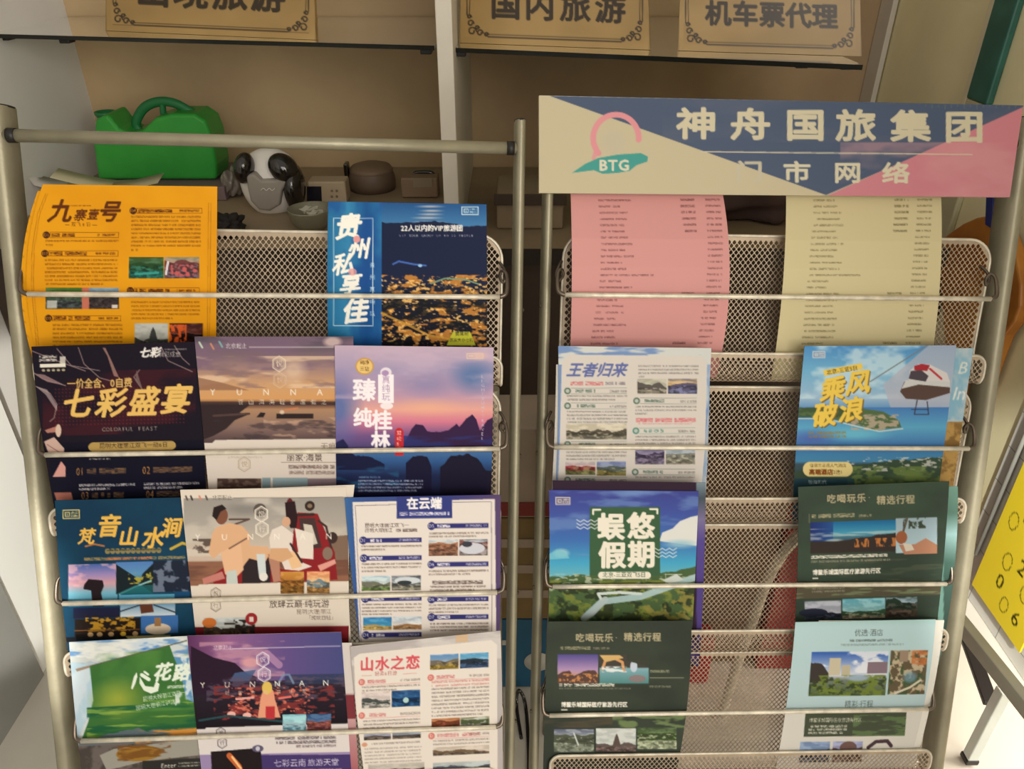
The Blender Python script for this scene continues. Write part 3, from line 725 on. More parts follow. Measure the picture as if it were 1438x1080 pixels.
tag(MB().box(hY(960, 925, 1.16)[0], hY(1000, 925, 1.16)[0], 1.16, 1.21, .002, hY(980, 900, 1.16)[2]).build('red_box', mat('bright_red_box', (176, 30, 40), .5, noise=.1), None, .003), 'small bright red box standing before the brown carton behind the right rack', 'box')

# round wooden board on the right wall
wb = [(1322, 336), (1335, 326), (1352, 314), (1370, 306), (1386, 303), (1402, 309), (1416, 330), (1427, 362), (1433, 400), (1432, 430), (1424, 452), (1410, 470), (1398, 500), (1386, 535), (1368, 560), (1350, 566), (1336, 540), (1326, 480), (1320, 400)]
o = tag(MB().slab([hX(x, y, XR - .03) for x, y in wb], (.022, 0, 0)).build('wooden_board', mat('varnished_wood', (190, 128, 52), .4, noise=.25, nscale=7, c2=(150, 88, 34)), None, .004), 'round-topped varnished wooden board hanging on the wall behind the right rack', 'board')
st = MB()
for dx in (-1, 13):
    A, B = hX(1391 + dx, 262, XR - .036), hX(1389 + dx * 1.3, 318, XR - .036); w = np.array([0, .011, 0]); st.slab([A - w, A + w, B + w, B - w], (.004, 0, 0))
st.build('strap', mat('blue_strap', (38, 48, 110), .5), o)
# low folding table on the right
ft = tag(empty('folding_table', (.93, .95, 0)), 'pale low folding table at the foot of the right wall', 'table')
grey = mat('grey_green_metal', (132, 128, 112), .45, .2, .5, noise=.1)
def bar(pa, pb, w, h, name, m, par):
    pa, pb = np.array(pa, float), np.array(pb, float); d = pb - pa; L = np.linalg.norm(d); d /= L; u = np.cross(d, (0, 0, 1.)); u /= np.linalg.norm(u); v = np.cross(u, d)
    return MB().obox((pa + pb) / 2, d * L / 2, u * w / 2, v * h / 2).build(name, m, par, .002)
z_ = .36
A = hX(1345, 870, .86); B = hX(1448, 1000, .86)
bar(A, B + (B - A) * .6, .02, .03, 'rail', grey, ft)
A = hX(1411, 969, .95); B = hX(1363, 1062, .95)
bar(A, B, .022, .022, 'leg', mat('pale_leg', (200, 206, 200), .4, noise=.05), ft)
bar(B, B - (A - B) * .06, .026, .026, 'rubber_foot', darkp, ft)
A = hX(1352, 880, 1.05); B = hX(1392, 990, 1.0); bar(A, B, .03, .01, 'cross_brace', darkp, ft)  # flat black bar set diagonally behind the leg

# ------------------------------------------------------------------ printed sheets
load_glyphs('神舟国旅集团门市网络出境游内机车票代理九寨壹号双飞日贵州私享佳真纯玩人以的黄果树荔波大小七孔彩盛宴一价全含、自费动车接驳服务古城千夜精成章北京起止悦云南苍山洱海轻奢度假之无痕丽家景臻桂林三钻净梵音水涧放肆巅昆明理江四「」在端行走心花路王者归来蜈悠期亚蜈乘风破浪住宿湾气酒店高极时代吃喝乐选程博鳌乐城国际医疗先区优恋轻柔享乐天堂特惠·|-0123456789YUNAVIPTORGELCFSHXBDentrHW川渝泸沽湖程站')
INK = (58, 50, 46)
class Where:
    def __init__(s, R, key, row, dn=0., sc=1.):
        s.R, s.dn, s.sc = R, dn, sc; s.tuck = key == 'R' and row == 0; (s.xa, s.ya), (s.xb, s.yb) = RODS[key][row]
    def __call__(s, X, Y):
        dy = Y - (s.ya + (s.yb - s.ya) * (X - s.xa) / (s.xb - s.xa))
        n = np.interp(dy, [-175, -145, -60, -8, 10, 60, 104, 140], [.0465, .044, .034, .0285, .0262, .0135, -.002, -.003])
        if s.tuck: n = np.interp(dy, [-175, -145, -132, -80, -40, -8, 10, 60, 104], [-.004, .003, .007, .022, .027, .0275, .0262, .0135, -.002])
        return s.R.hit(X, Y, n + s.dn)
GL_, GR_ = 'leaflets on the left rack', 'leaflets on the right rack'
def leaf(name, cv, quad, key, row, label, vis=None, dn=0., bow=(0, 0), cat='leaflet', back=None, res=1.15, thick=.0009):
    R = RL if key == 'L' else RR
    o = sheet(name, cv, quad, Where(R, key, row, dn), back, thick, vis, bow, res=res)
    return tag(o, label, cat, GL_ if key == 'L' else GR_)
def yunnan(c, y, xs, size, colr=(235, 228, 215)):
    for ch, x in zip('YUNNAN', xs): c.t(ch, x, y, size, colr, 1)
def badge(c, x, y, r, colr, txt, tc=(230, 225, 210)):
    c.e(x, y, r, r, colr).t(txt, x - r * .8, y - r * .6, r * 1.25, tc, 1)

# --- A yellow itinerary
Yl = (222, 152, 22); Br = (92, 44, 14)
c = Cv(36, 255, 310, 545, Yl)
c.n(36, 255, 310, 545, (208, 136, 16), 90, 90, .55, .3, .5)
for dx in (0, 3): c.l([(64 + dx, 272), (53 + dx, 300), (45 + dx, 350), (44 + dx, 400), (50 + dx, 470), (56 + dx, 540)], .8, (150, 92, 20), .8); c.l([(296 - dx, 285), (295 - dx, 400), (293 - dx, 540)], .8, (150, 92, 20), .8)
c.t('九', 69, 281, 34, Br, 2, sh=.3).t('寨', 104, 294, 18, Br, 1, sh=.3).t('壹', 123, 294, 16, Br, 1, sh=.3).t('号', 139, 283, 31, Br, 2, sh=.35)
c.mt(92, 288, 128, 1, 3, Br, .6).t('双飞6日', 100, 312, 6.5, Br, 0, step=7).l([(92, 316), (97, 316)], .7, Br).l([(130, 316), (136, 316)], .7, Br)
def sec(x, y, x1, n, txt='古城'):
    c.fr(x + 5, y - 4, x1, y + 4, .6, Br, .8); badge(c, x, y, 5, (66, 34, 26), txt, Yl); c.mt(x + 7, y - 2.5, x + 7 + n, 1, 6, Br, 1, .85, adv=6); c.mt(x1 - 32, y - 1.8, x1 - 4, 1, 5, Br, .8, .7)
sec(65, 330, 167, 34, 'D1'); c.mt(64, 337, 167, 2, 5.8, Br, .55, .45, .1)
sec(63, 356, 166, 52, 'D2'); c.mt(63, 364, 165, 7, 5.6, Br, .55, .5, .8)
c.ph(64, 404, 115, 434, (70, 110, 50), (60, 100, 45), (60, 80, 60), (60, 66, 66), .3).r(66, 422, 80, 433, (200, 200, 190), .8).l([(88, 428), (106, 424)], 2.5, (40, 40, 45))
c.r(115, 404, 125, 434, (190, 110, 90)).ph(125, 404, 167, 434, (120, 150, 170), (110, 130, 140), (50, 50, 50), (60, 50, 50), .3).r(157, 428, 165, 433, (210, 200, 190))
sec(68, 447, 170, 52, 'D3'); c.mt(74, 455, 172, 8, 5.8, Br, .55, .5)
sec(187, 296, 284, 48, 'D4'); c.mt(184, 303, 282, 9, 5.8, Br, .55, .5, .1)
c.ph(181, 361, 230, 391, (60, 80, 40), (50, 90, 60), (40, 70, 40), (30, 90, 80), .4).l([(190, 385), (222, 383)], 3, (60, 150, 140))
c.ph(231, 361, 280, 391, (120, 130, 110), (150, 120, 100), (110, 60, 60), (90, 70, 80), .3).l([(233, 385), (236, 368)], 3, (220, 210, 220)).n(240, 372, 278, 388, (190, 90, 90), 5, 5, .5, .1)
sec(183, 408, 280, 48, 'D5'); c.mt(184, 423, 281, 5, 5.7, Br, .5, .45, .6)
c.ph(189, 454, 236, 483, (176, 176, 170), (160, 160, 150), (60, 60, 56), (60, 60, 60), .85).p([(208, 481), (212, 465), (215, 459), (218, 465), (222, 481)], (60, 62, 60))
c.ph(238, 454, 285, 483, (60, 30, 30), (90, 40, 30), (30, 20, 20), (50, 20, 16), .6).n(238, 456, 262, 483, (210, 90, 40), 6, 8, .5, .1).r(189, 486, 285, 540, Yl)
A_c = c; qA = ((60, 259), (305, 262), (303, 528), (62, 528))
leaf('leaflet', c, qA, 'L', 0, 'bright yellow itinerary leaflet, frontmost at the top left of the left rack', 495, 0, (-24, 0), back=Yl)
leaf('leaflet', Cv(30, 260, 310, 545, Yl), ((53, 268), (301, 264), (298, 528), (54, 528)), 'L', 0, 'yellow leaflet showing only its left edge behind the bright yellow itinerary', 495, -.0025, (-24, 0), back=Yl, res=4)

# --- B blue and night city
c = Cv(455, 280, 690, 545, (40, 108, 160))
c.g(455, 280, 540, 545, [(455, (34, 104, 150)), (490, (52, 128, 172)), (515, (24, 82, 140)), (540, (46, 120, 170))], True).n(455, 280, 540, 545, (24, 70, 140), 40, 60, .58, .2, .6)
c.g(536, 280, 690, 330, [(280, (28, 74, 130)), (315, (64, 118, 166))])
for i, (x, y, w_) in enumerate(((604, 290, 24), (606, 296, 20), (604, 301, 22), (600, 306, 26), (602, 312, 28))): c.e(x, y, w_, 2.2, (225, 205, 195), .7, .8)
c.m([(536, 312), (580, 313), (610, 309), (650, 318), (690, 316)], 545, (24, 32, 62), 2).g(536, 400, 690, 545, [(400, (24, 30, 52)), (545, (28, 22, 22))])
c.n(536, 386, 690, 500, (190, 126, 56), 12, 5, .53, .06, .95).n(536, 388, 690, 500, (240, 190, 110), 5, 3, .64, .05, .95).n(536, 420, 690, 500, (24, 26, 30), 22, 10, .56, .08, .8)
c.l([(605, 398), (625, 391), (655, 393), (672, 399)], 2, (120, 150, 120)).l([(552, 371), (560, 367), (580, 371), (598, 373)], 2.5, (70, 110, 190), .9).e(590, 373, 3, 2, (150, 190, 230)).l([(536, 440), (570, 455), (600, 470), (640, 478)], 3, (200, 150, 60), .8)
c.e(505, 390, 20, 22, (24, 70, 140), .7, .4).fr(468, 306, 524, 458, .9, (190, 214, 226))
for ch, x, y, s_ in (('贵', 470, 303, 37), ('州', 488, 337, 31), ('私', 466, 358, 32), ('享', 476, 386, 31), ('佳', 480, 421, 37)): c.t(ch, x, y, s_, (240, 236, 226), 2, sh=.25, rot=-.08)
c.e(501, 336, 5, 5, (220, 150, 150)).e(495, 382, 6, 5, (220, 150, 150), .8).t('贵州真纯玩', 519, 369, 7.5, (210, 226, 236), 1, vert=True, step=17)
c.t('22人以内的VIP旅游团', 563, 316, 9.6, (236, 232, 226), 2, sx=.95).t('VIP TOUR GROUP UP TO 22 PEOPLE', 560, 329, 4.2, (190, 190, 200), 0, step=3.5)
c.seal(648, 290, (190, 214, 226), None, 24, 12).p([(636, 466), (660, 466), (668, 485), (627, 485)], (196, 196, 60)).t('黄果树', 639, 466, 6.4, INK, 1).t('荔波大小七孔', 631, 475, 5.6, INK, 1)
leaf('brochure', c, ((461, 283), (683, 287), (683, 532), (462, 532)), 'L', 0, 'blue brochure with white brush title and a golden night city, top of the left rack', 500, 0, (-2, 1), 'brochure', (30, 50, 90))

# --- C dark feast brochure
c = Cv(40, 478, 300, 765, (26, 20, 32), k=-.02)
c.n(60, 520, 275, 610, (70, 26, 34), 90, 40, .5, .2, .7).g(70, 620, 300, 765, [(620, (18, 16, 32)), (765, (20, 22, 40))])
for x in range(78, 260, 5):
    for y in range(545, 598, 5): c.e(x, y, 1.1, 1.1, (120, 44, 50), .55)
for P in ([(44, 490), (80, 505), (120, 520)], [(80, 488), (100, 512), (140, 520)], [(110, 487), (118, 510), (140, 530), (160, 536)], [(196, 520), (188, 530), (200, 548)], [(226, 488), (236, 508), (270, 524)], [(245, 487), (256, 505), (266, 514)], [(46, 520), (60, 530), (92, 540)], [(50, 540), (70, 550), (80, 566), (76, 585), (70, 590)]): c.l(P, 1.3, (150, 126, 124), .8)
c.p([(144, 488), (151, 500), (160, 528), (167, 530), (156, 505), (148, 488)], (160, 120, 110), .8).p([(47, 522), (62, 524), (92, 540), (66, 534)], (150, 120, 120), .8).p([(50, 540), (66, 545), (80, 568), (80, 576), (64, 552)], (170, 150, 150), .7).p([(192, 520), (190, 535), (202, 552), (196, 534)], (120, 100, 96), .8)
c.mt(55, 497, 80, 2, 5, (220, 214, 200), .9, .8).r(56, 509, 92, 514, (220, 214, 200)).r(84, 499, 92, 509, (220, 214, 200), .8)
for i in range(5): c.e(61 + 7 * i, 518, 2.3, 1.8, (200, 190, 150), .8)
c.t('七彩', 196, 489, 15, (226, 220, 214), 2, sh=.3).t('精彩成章', 223, 495, 9, (180, 172, 168), 1, sx=.85).mt(222, 491, 262, 1, 4, (160, 150, 150), .7)
Gd = (208, 170, 98)
c.t('一价全含、0自费', 94, 531, 14.5, Gd, 1, sx=.84, rot=0)
for ch, x, y in (('七', 88, 546), ('彩', 135, 546), ('盛', 181, 545), ('宴', 226, 543)): c.t(ch, x, y, 43, (222, 180, 98), 2, sh=.22)
c.t('COLORFUL FEAST', 143, 599, 7.8, (150, 140, 130), 1, step=5.6).e(132, 627, 8, 6.5, (176, 146, 84)).e(239, 627, 8, 6.5, (176, 146, 84)).r(131, 620.5, 240, 633.5, (176, 146, 84)).t('昆明大理丽江双飞一动6日', 139, 622, 8, (60, 44, 30), 1, sx=1.05)
c.p([(63, 602), (82, 596), (84, 605), (66, 606)], (200, 140, 120), .8).e(82, 603, 4, 9, (206, 180, 160)).p([(62, 618), (76, 612), (90, 628), (90, 640), (70, 640)], (196, 164, 150)).l([(66, 622), (84, 634)], 1, (120, 80, 90)).p([(74, 668), (86, 646), (92, 654), (92, 668)], (206, 150, 140)).p([(76, 690), (100, 690), (103, 703), (80, 703)], (176, 110, 96))
c.mt(125, 643, 155, 1, 4, (200, 190, 180), .8)
for x, y, n_, w_ in ((107, 656, '01', 55), (200, 656, '02', 55), (114, 690, '03', 45), (205, 690, '04', 40)): c.t(n_, x, y - 2, 15, (170, 120, 70), 0, sx=.7).mt(x + 15, y + 1, x + 15 + w_, 1, 9, (112, 84, 62), 1, .9, adv=9)
c.mt(111, 679, 190, 2, 5.4, (196, 190, 190), .9, .6, .55).mt(202, 679, 280, 2, 5.4, (196, 190, 190), .9, .6, .7)
leaf('brochure', c, ((44, 487), (278, 480), (292, 742), (84, 750)), 'L', 1, 'near-black brochure with gold brush title, left end of the second row', 712, 0, (-4, 0), 'brochure', (30, 26, 40))

# --- D sunset lake brochure
c = Cv(268, 466, 500, 750, (214, 202, 192))
c.g(268, 466, 500, 622, [(466, (74, 66, 82)), (490, (104, 88, 100)), (515, (150, 120, 118)), (540, (196, 152, 112)), (560, (204, 150, 96)), (568, (90, 60, 50)), (575, (166, 128, 98)), (600, (130, 104, 96)), (622, (76, 60, 62))])
c.n(268, 470, 500, 520, (120, 96, 116), 70, 18, .5, .2, .8).n(268, 500, 500, 545, (222, 190, 160), 60, 14, .56, .15, .7).n(268, 495, 500, 545, (120, 96, 104), 50, 12, .58, .12, .6)
c.e(412, 520, 24, 22, (226, 196, 166), .6, .7).e(467, 480, 16, 9, (206, 180, 176), .8, .5)
c.p([(278, 530), (310, 537), (350, 548), (278, 548)], (140, 100, 78), .8).r(278, 564, 500, 569, (62, 46, 46), .9).p([(276, 568), (352, 568), (336, 580), (352, 581), (330, 590), (318, 602), (300, 612), (284, 618), (276, 618)], (50, 38, 40)).l([(300, 584), (350, 581)], 3, (80, 60, 56)).p([(360, 586), (366, 579), (373, 580), (370, 586)], (40, 32, 34)).r(388, 581, 440, 588, (44, 34, 34)).l([(400, 576), (418, 573)], 2, (200, 120, 80))
c.n(370, 586, 500, 618, (196, 160, 136), 30, 8, .6, .1, .6).n(300, 590, 500, 618, (56, 46, 52), 40, 10, .62, .1, .6)
c.p([(286, 640), (288, 633), (302, 618), (500, 616), (500, 750), (286, 750)], (214, 202, 192))
for x, y, q in ((280, 484, (180, 200, 180)), (296, 486, (190, 130, 100)), (308, 483, (120, 160, 160))): c.l([(x, y - 3), (x + 4, y + 4)], 2.6, q)
c.t('北京起止', 317, 482, 8.2, (214, 206, 206), 1, sx=.9).l([(350, 487.5), (468, 487.5)], 1, (206, 196, 200))
c.hexm(392, 511, 11, '悦', (220, 204, 180)).hexm(393, 534, 11, '悦', (206, 176, 150), 1)
yunnan(c, 545, (295, 332, 369, 407, 445, 483), 12)
for i, ch in enumerate('苍山洱海轻奢度假之'): c.t(ch, 334 + i * 14.6, 561, 8, (210, 196, 180), 1)
c.e(396, 579, 4, 3.5, (226, 200, 176), .8, .4).t('无痕', 450, 622, 11, (130, 112, 100), 0).hexm(343, 652, 10.5, '悦', (172, 152, 126), 1).mt(320, 641, 368, 1, 4, (180, 168, 156), .8, .7)
c.t('丽家·海景', 402, 637, 12, (64, 50, 44), 1).l([(395, 649), (480, 649)], 1, (110, 90, 80)).mt(405, 653, 470, 1, 6.5, (110, 90, 84), .9, .8).mt(406, 661, 470, 1, 6.5, (130, 110, 104), .8, .8)
c.r(305, 672, 367, 700, (74, 56, 52)).n(305, 672, 367, 684, (110, 90, 80), 12, 5, .5, .1).r(368, 671, 380, 700, (130, 152, 160)).r(383, 671, 432, 700, (142, 164, 172)).r(432, 672, 500, 700, (140, 122, 130))
leaf('brochure', c, ((273, 473), (496, 473), (500, 742), (298, 742)), 'L', 1, 'lake sunset brochure with spaced white letters, middle of the second row', 700, .0022, (0, 0), 'brochure', (200, 190, 180))

# --- E lilac karst mountains
c = Cv(464, 480, 700, 750, (170, 150, 180))
c.g(464, 480, 700, 640, [(480, (192, 168, 184)), (520, (160, 146, 178)), (555, (180, 144, 168)), (575, (222, 160, 148)), (592, (206, 118, 142)), (612, (110, 80, 130)), (640, (60, 60, 110))])
c.e(665, 528, 40, 30, (84, 112, 160), .9, .8).e(600, 540, 50, 20, (136, 128, 168), .7, .8).e(474, 575, 40, 60, (84, 104, 160), .9, .8).e(600, 572, 60, 14, (232, 172, 140), .6, .9).e(672, 500, 18, 7, (222, 180, 160), .8, .8).n(464, 480, 700, 560, (206, 178, 196), 70, 25, .58, .2, .4)
c.m([(558, 628), (570, 618), (578, 602), (584, 595), (594, 597), (600, 606), (615, 606), (630, 604), (641, 595), (645, 600), (655, 588), (663, 582), (669, 590), (674, 606), (684, 590), (700, 580)], 645, (52, 30, 66), 1.5).g(464, 612, 470, 613, [(0, (0, 0, 0)), (1, (0, 0, 0))])
c.n(560, 612, 700, 632, (44, 50, 110), 60, 8, .45, .2, .8).m([(464, 628), (474, 620), (482, 616), (489, 626)], 640, (34, 34, 74), 1).m([(489, 630), (520, 629), (560, 624)], 645, (54, 56, 104), 1)
c.g(464, 634, 700, 750, [(634, (70, 108, 156)), (648, (48, 86, 138)), (668, (30, 40, 76)), (700, (28, 26, 52)), (750, (26, 24, 48))]).m([(466, 636), (500, 638), (520, 642), (540, 652)], 660, (24, 28, 60), 3).m([(570, 650), (580, 640), (600, 642), (606, 658)], 700, (26, 24, 50), 2).m([(618, 656), (634, 640), (655, 637), (672, 645), (682, 660), (700, 662)], 750, (28, 24, 44), 3).n(464, 655, 560, 690, (40, 90, 130), 40, 6, .62, .1, .6)
W_ = (240, 232, 236)
c.e(512, 514.5, 13, 12, (196, 150, 80)).e(512, 514.5, 11, 10, (224, 190, 120)).t('纯净', 505.5, 506, 6.6, (90, 50, 20), 1).t('三钻', 505, 515, 7, (90, 50, 20), 1)
c.t('臻', 495, 533, 33, W_, 2).t('纯', 496, 574, 28, W_, 2, sx=.95).t('桂', 522, 577, 29, W_, 2).t('林', 521, 606, 27, W_, 2)
c.r(531, 526, 553, 566, W_).e(543, 570, 9, 5, W_, .9).e(542, 523, 8, 7, W_, .8).e(541, 524, 5, 4, (170, 140, 180)).t('真纯玩', 536, 528, 12, (170, 140, 176), 1, vert=True, step=12)
c.e(560.5, 607, 6, 6, (190, 40, 48)).r(554.5, 607, 566.5, 640, (190, 40, 48)).t('双动6日', 557, 605, 7, (240, 220, 210), 1, vert=True, step=7.4)
c.t('LIGHTXUHYTRAVEL', 676, 526, 6, (200, 186, 204), 0, vert=True, step=6.2).seal(655, 496, (220, 190, 170), None, 24, 8)
c.mt(504, 669, 534, 1, 5, (110, 140, 180), .8).mt(503, 674, 594, 4, 4.6, (170, 180, 206), .8, .6, .9)
leaf('brochure', c, ((470, 485), (693, 488), (688, 742), (473, 742)), 'L', 1, 'lilac brochure with karst peaks at dusk, right end of the second row', 708, .0038, (0, 1), 'brochure', (120, 110, 150))

# --- F teal temple-and-falls brochure
Tl = (22, 62, 86)
c = Cv(70, 690, 310, 955, Tl, k=-.02)
c.n(70, 690, 310, 955, (18, 46, 70), 80, 60, .5, .3, .6).seal(88, 714, (206, 186, 120), None, 24, 13)
Gd = (226, 176, 78)
for ch, x, y, s_ in (('梵', 110, 741, 24), ('音', 137, 723, 33), ('山', 167, 741, 28), ('水', 200, 742, 31), ('涧', 227, 729, 29)): c.t(ch, x, y, s_, Gd, 2, sh=.2)
c.l([(120, 766), (132, 763), (146, 766)], 2.5, (200, 120, 60), .8).l([(240, 772), (256, 764), (268, 768)], 4, (190, 160, 60)).l([(256, 732), (266, 730)], 4, (190, 160, 60), .8)
for i in range(11): c.e(151 + i * 7.2, 773.5, 3.6, 4, (150, 130, 80), .9)
c.mt(150, 771, 226, 1, 5, (40, 50, 50), .8).mt(118, 782, 262, 1, 5, (170, 140, 84), .9, .8).mt(150, 782, 214, 1, 5, (206, 110, 70), .7, .8)
c.g(96, 791, 165, 850, [(791, (70, 96, 160)), (806, (150, 130, 180)), (818, (200, 150, 160)), (832, (110, 170, 190)), (850, (60, 120, 150))]).n(96, 791, 165, 830, (220, 170, 180), 22, 10, .55, .12, .7)
c.p([(118, 820), (124, 812), (144, 814), (146, 822), (142, 832), (146, 850), (130, 850), (128, 828), (117, 826)], (34, 24, 30))
c.g(163, 789, 215, 834, [(789, (80, 120, 180)), (806, (90, 140, 180)), (834, (20, 70, 80))]).p([(163, 792), (190, 810), (196, 822), (163, 834)], (24, 34, 40)).p([(215, 792), (200, 806), (196, 820), (215, 834)], (24, 34, 36)).n(180, 804, 215, 820, (160, 150, 60), 6, 5, .55, .1).l([(168, 834), (190, 824), (212, 816)], 2, (140, 190, 190)).p([(163, 834), (190, 822), (215, 822), (215, 834)], (30, 100, 104), .7)
c.r(215, 788, 270, 832, (30, 38, 54)).n(215, 788, 270, 832, (120, 130, 150), 12, 10, .57, .1, .8)
c.r(167, 835, 245, 850, (80, 150, 180)).e(209, 850, 8, 7, (40, 40, 50)).r(245, 832, 266, 846, (26, 72, 110))
c.g(103, 852, 168, 867, [(852, (24, 30, 60)), (867, (30, 30, 50))]).g(169, 848, 246, 866, [(848, (100, 140, 170)), (866, (200, 206, 210))]).p([(196, 849), (214, 849), (216, 860), (198, 862)], (90, 50, 34)).l([(170, 858), (196, 850)], 2, (50, 60, 70)).l([(216, 850), (246, 861)], 2, (50, 60, 70))
c.r(105, 868, 197, 895, (34, 26, 24)).n(120, 866, 190, 886, (190, 140, 40), 8, 5, .52, .08, .9).l([(105, 884), (196, 884)], 1.2, (120, 80, 40))
for i, x in enumerate((127, 140, 156, 173, 190)): c.e(x, 890, 4, 3.4, (200, 160, 110) if i != 3 else (226, 180, 60))
c.r(198, 865, 250, 890, (60, 106, 166)).e(222, 884, 18, 8, (210, 190, 166)).r(217, 868, 226, 880, (150, 110, 70)).r(92, 893, 310, 900, (24, 28, 34)).p([(176, 893), (240, 893), (236, 899), (182, 899)], (206, 190, 120)).r(90, 900, 310, 955, Tl)
leaf('brochure', c, ((77, 703), (290, 698), (305, 940), (100, 950)), 'L', 2, 'teal brochure with gold title and small scenic photos, left end of the third row', 912, 0, (-3, 0), 'brochure', (30, 60, 80))

# --- G couple on the jeep
Cr = (216, 204, 190)
c = Cv(248, 676, 500, 960, Cr, k=-.008)
c.g(258, 699, 500, 800, [(699, (150, 144, 138)), (740, (168, 160, 150)), (770, (196, 180, 164)), (800, (190, 170, 150))]).n(258, 699, 500, 770, (206, 196, 184), 60, 30, .56, .2, .6).e(345, 715, 40, 12, (120, 116, 112), .6, .7)
c.r(258, 786, 500, 822, (112, 76, 62)).n(258, 780, 500, 822, (150, 104, 80), 50, 8, .55, .2, .7).p([(420, 756), (500, 752), (500, 786), (420, 790)], (124, 100, 84)).r(258, 770, 320, 788, (206, 194, 180), .7).n(270, 756, 300, 776, (70, 56, 50), 12, 8, .5, .1, .8)
# jeep
c.p([(300, 806), (330, 786), (400, 800), (418, 720), (446, 722), (456, 745), (470, 776), (474, 815), (300, 820)], (134, 34, 38)).p([(420, 728), (442, 728), (452, 770), (424, 772)], (70, 50, 50)).p([(426, 736), (438, 738), (446, 764), (430, 768)], (200, 190, 176)).l([(412, 724), (440, 723)], 4, (60, 40, 38)).l([(447, 732), (458, 740), (465, 770)], 3, (66, 46, 44)).e(435, 711, 7, 7, (54, 40, 36)).e(435, 711, 3.4, 3, (130, 110, 90)).e(467, 756, 7, 8, (60, 44, 42)).e(460, 778, 7, 9, (130, 110, 96)).p([(446, 795), (470, 786), (472, 792), (450, 803)], (214, 150, 136)).r(340, 782, 380, 820, (46, 36, 40)).p([(284, 812), (312, 802), (316, 812), (286, 820)], (190, 120, 110)).l([(322, 729), (350, 729), (330, 736)], 2.5, (90, 70, 64)).e(365, 716, 9, 9, (70, 60, 56), .8)
# man
c.p([(298, 748), (304, 740), (322, 734), (340, 738), (352, 752), (350, 766), (376, 768), (380, 776), (372, 790), (350, 784), (338, 800), (324, 804), (314, 792), (312, 774), (300, 784), (293, 776)], (214, 168, 130)).e(311, 724, 9, 12, (122, 78, 60)).p([(298, 724), (300, 712), (312, 708), (318, 714), (310, 718), (304, 730)], (40, 30, 30)).p([(310, 776), (338, 760), (342, 800), (330, 812), (316, 806)], (222, 176, 140)).p([(318, 802), (332, 800), (334, 820), (318, 820)], (190, 196, 190)).p([(360, 778), (372, 778), (374, 810), (364, 812)], (200, 206, 206)).l([(322, 770), (346, 756)], 2, (110, 80, 70)).e(370, 810, 6, 6, (220, 214, 206))
# woman
c.p([(382, 744), (396, 738), (412, 750), (410, 772), (424, 790), (438, 796), (420, 802), (400, 800), (390, 776), (380, 772), (378, 756)], (220, 206, 196)).p([(400, 774), (420, 776), (424, 796), (410, 800)], (226, 184, 140)).p([(376, 778), (392, 780), (394, 816), (384, 818)], (176, 126, 104)).p([(380, 770), (404, 770), (412, 782), (396, 790), (378, 784)], (206, 160, 120)).e(407, 716, 6, 16, (96, 34, 36)).p([(400, 706), (414, 704), (418, 728), (416, 742), (408, 742), (402, 728)], (44, 28, 30)).e(402, 733, 6, 7, (206, 160, 130)).p([(414, 742), (440, 750), (440, 786), (420, 784)], (222, 210, 198)).l([(408, 764), (424, 790)], 3, (60, 44, 46))
c.hexm(367, 722, 11, '悦', (230, 220, 206), 1.6).hexm(368, 743, 11, '行', (226, 214, 200), 1.6); yunnan(c, 748, (274, 311, 347, 384, 421, 457), 12)
c.p([(262, 836), (280, 820), (500, 817), (500, 880), (264, 880)], Cr)
c.r(258, 688, 500, 699, Cr)
for x, q in ((261, (90, 80, 76)), (268, (60, 50, 50)), (280, (206, 130, 110)), (289, (90, 80, 76))): c.l([(x, 696), (x + 2, 701)], 2.5, q)
c.t('北京起止', 298, 695, 7.4, (110, 100, 92), 1, sx=.95).l([(328, 699), (482, 699)], .8, (110, 100, 94))
c.ph(394, 803, 427, 834, (196, 140, 60), (170, 110, 50), (150, 96, 40), (130, 90, 40), .4).ph(431, 803, 463, 834, (214, 130, 90), (200, 160, 110), (110, 130, 140), (150, 110, 60), .5)
c.hexm(303, 833, 8.5, '悦', (110, 96, 86), .9).hexm(303, 850, 8.5, '行', (110, 96, 86), .9)
c.t('放肆云巅·纯玩游', 378, 843, 12, (70, 54, 48), 1, sx=.97).t('昆明|大理|丽江', 416, 856, 7.6, (120, 100, 90), 0).t('「纯玩四钻」', 430, 865, 7, (110, 92, 84), 0)
c.r(264, 880, 500, 960, (116, 30, 38)).ph(286, 867, 350, 900, (170, 176, 176), (176, 180, 176), (70, 60, 50), (90, 60, 40), .5).e(294, 874, 10, 7, (196, 110, 50)).n(328, 870, 358, 900, (44, 36, 32), 6, 6, .45, .1).r(315, 874, 330, 877, (60, 50, 46)).r(312, 882, 334, 885, (60, 50, 46)).e(353, 869, 8.5, 8.5, (150, 40, 44)).r(350, 866, 356, 873, (220, 200, 190))
leaf('brochure', c, ((253, 688), (486, 684), (489, 938), (280, 938)), 'L', 2, 'cream brochure with a couple on a red jeep, middle of the third row', 905, .0022, (0, 2), 'brochure', Cr)
leaf('brochure', Cv(250, 676, 510, 960, Cr), ((262, 690), (498, 681), (497, 938), (284, 938)), 'L', 2, 'cream brochure of which only the right edge and top corner show behind the jeep brochure', 905, .0010, (0, -8), 'brochure', Cr, res=4)

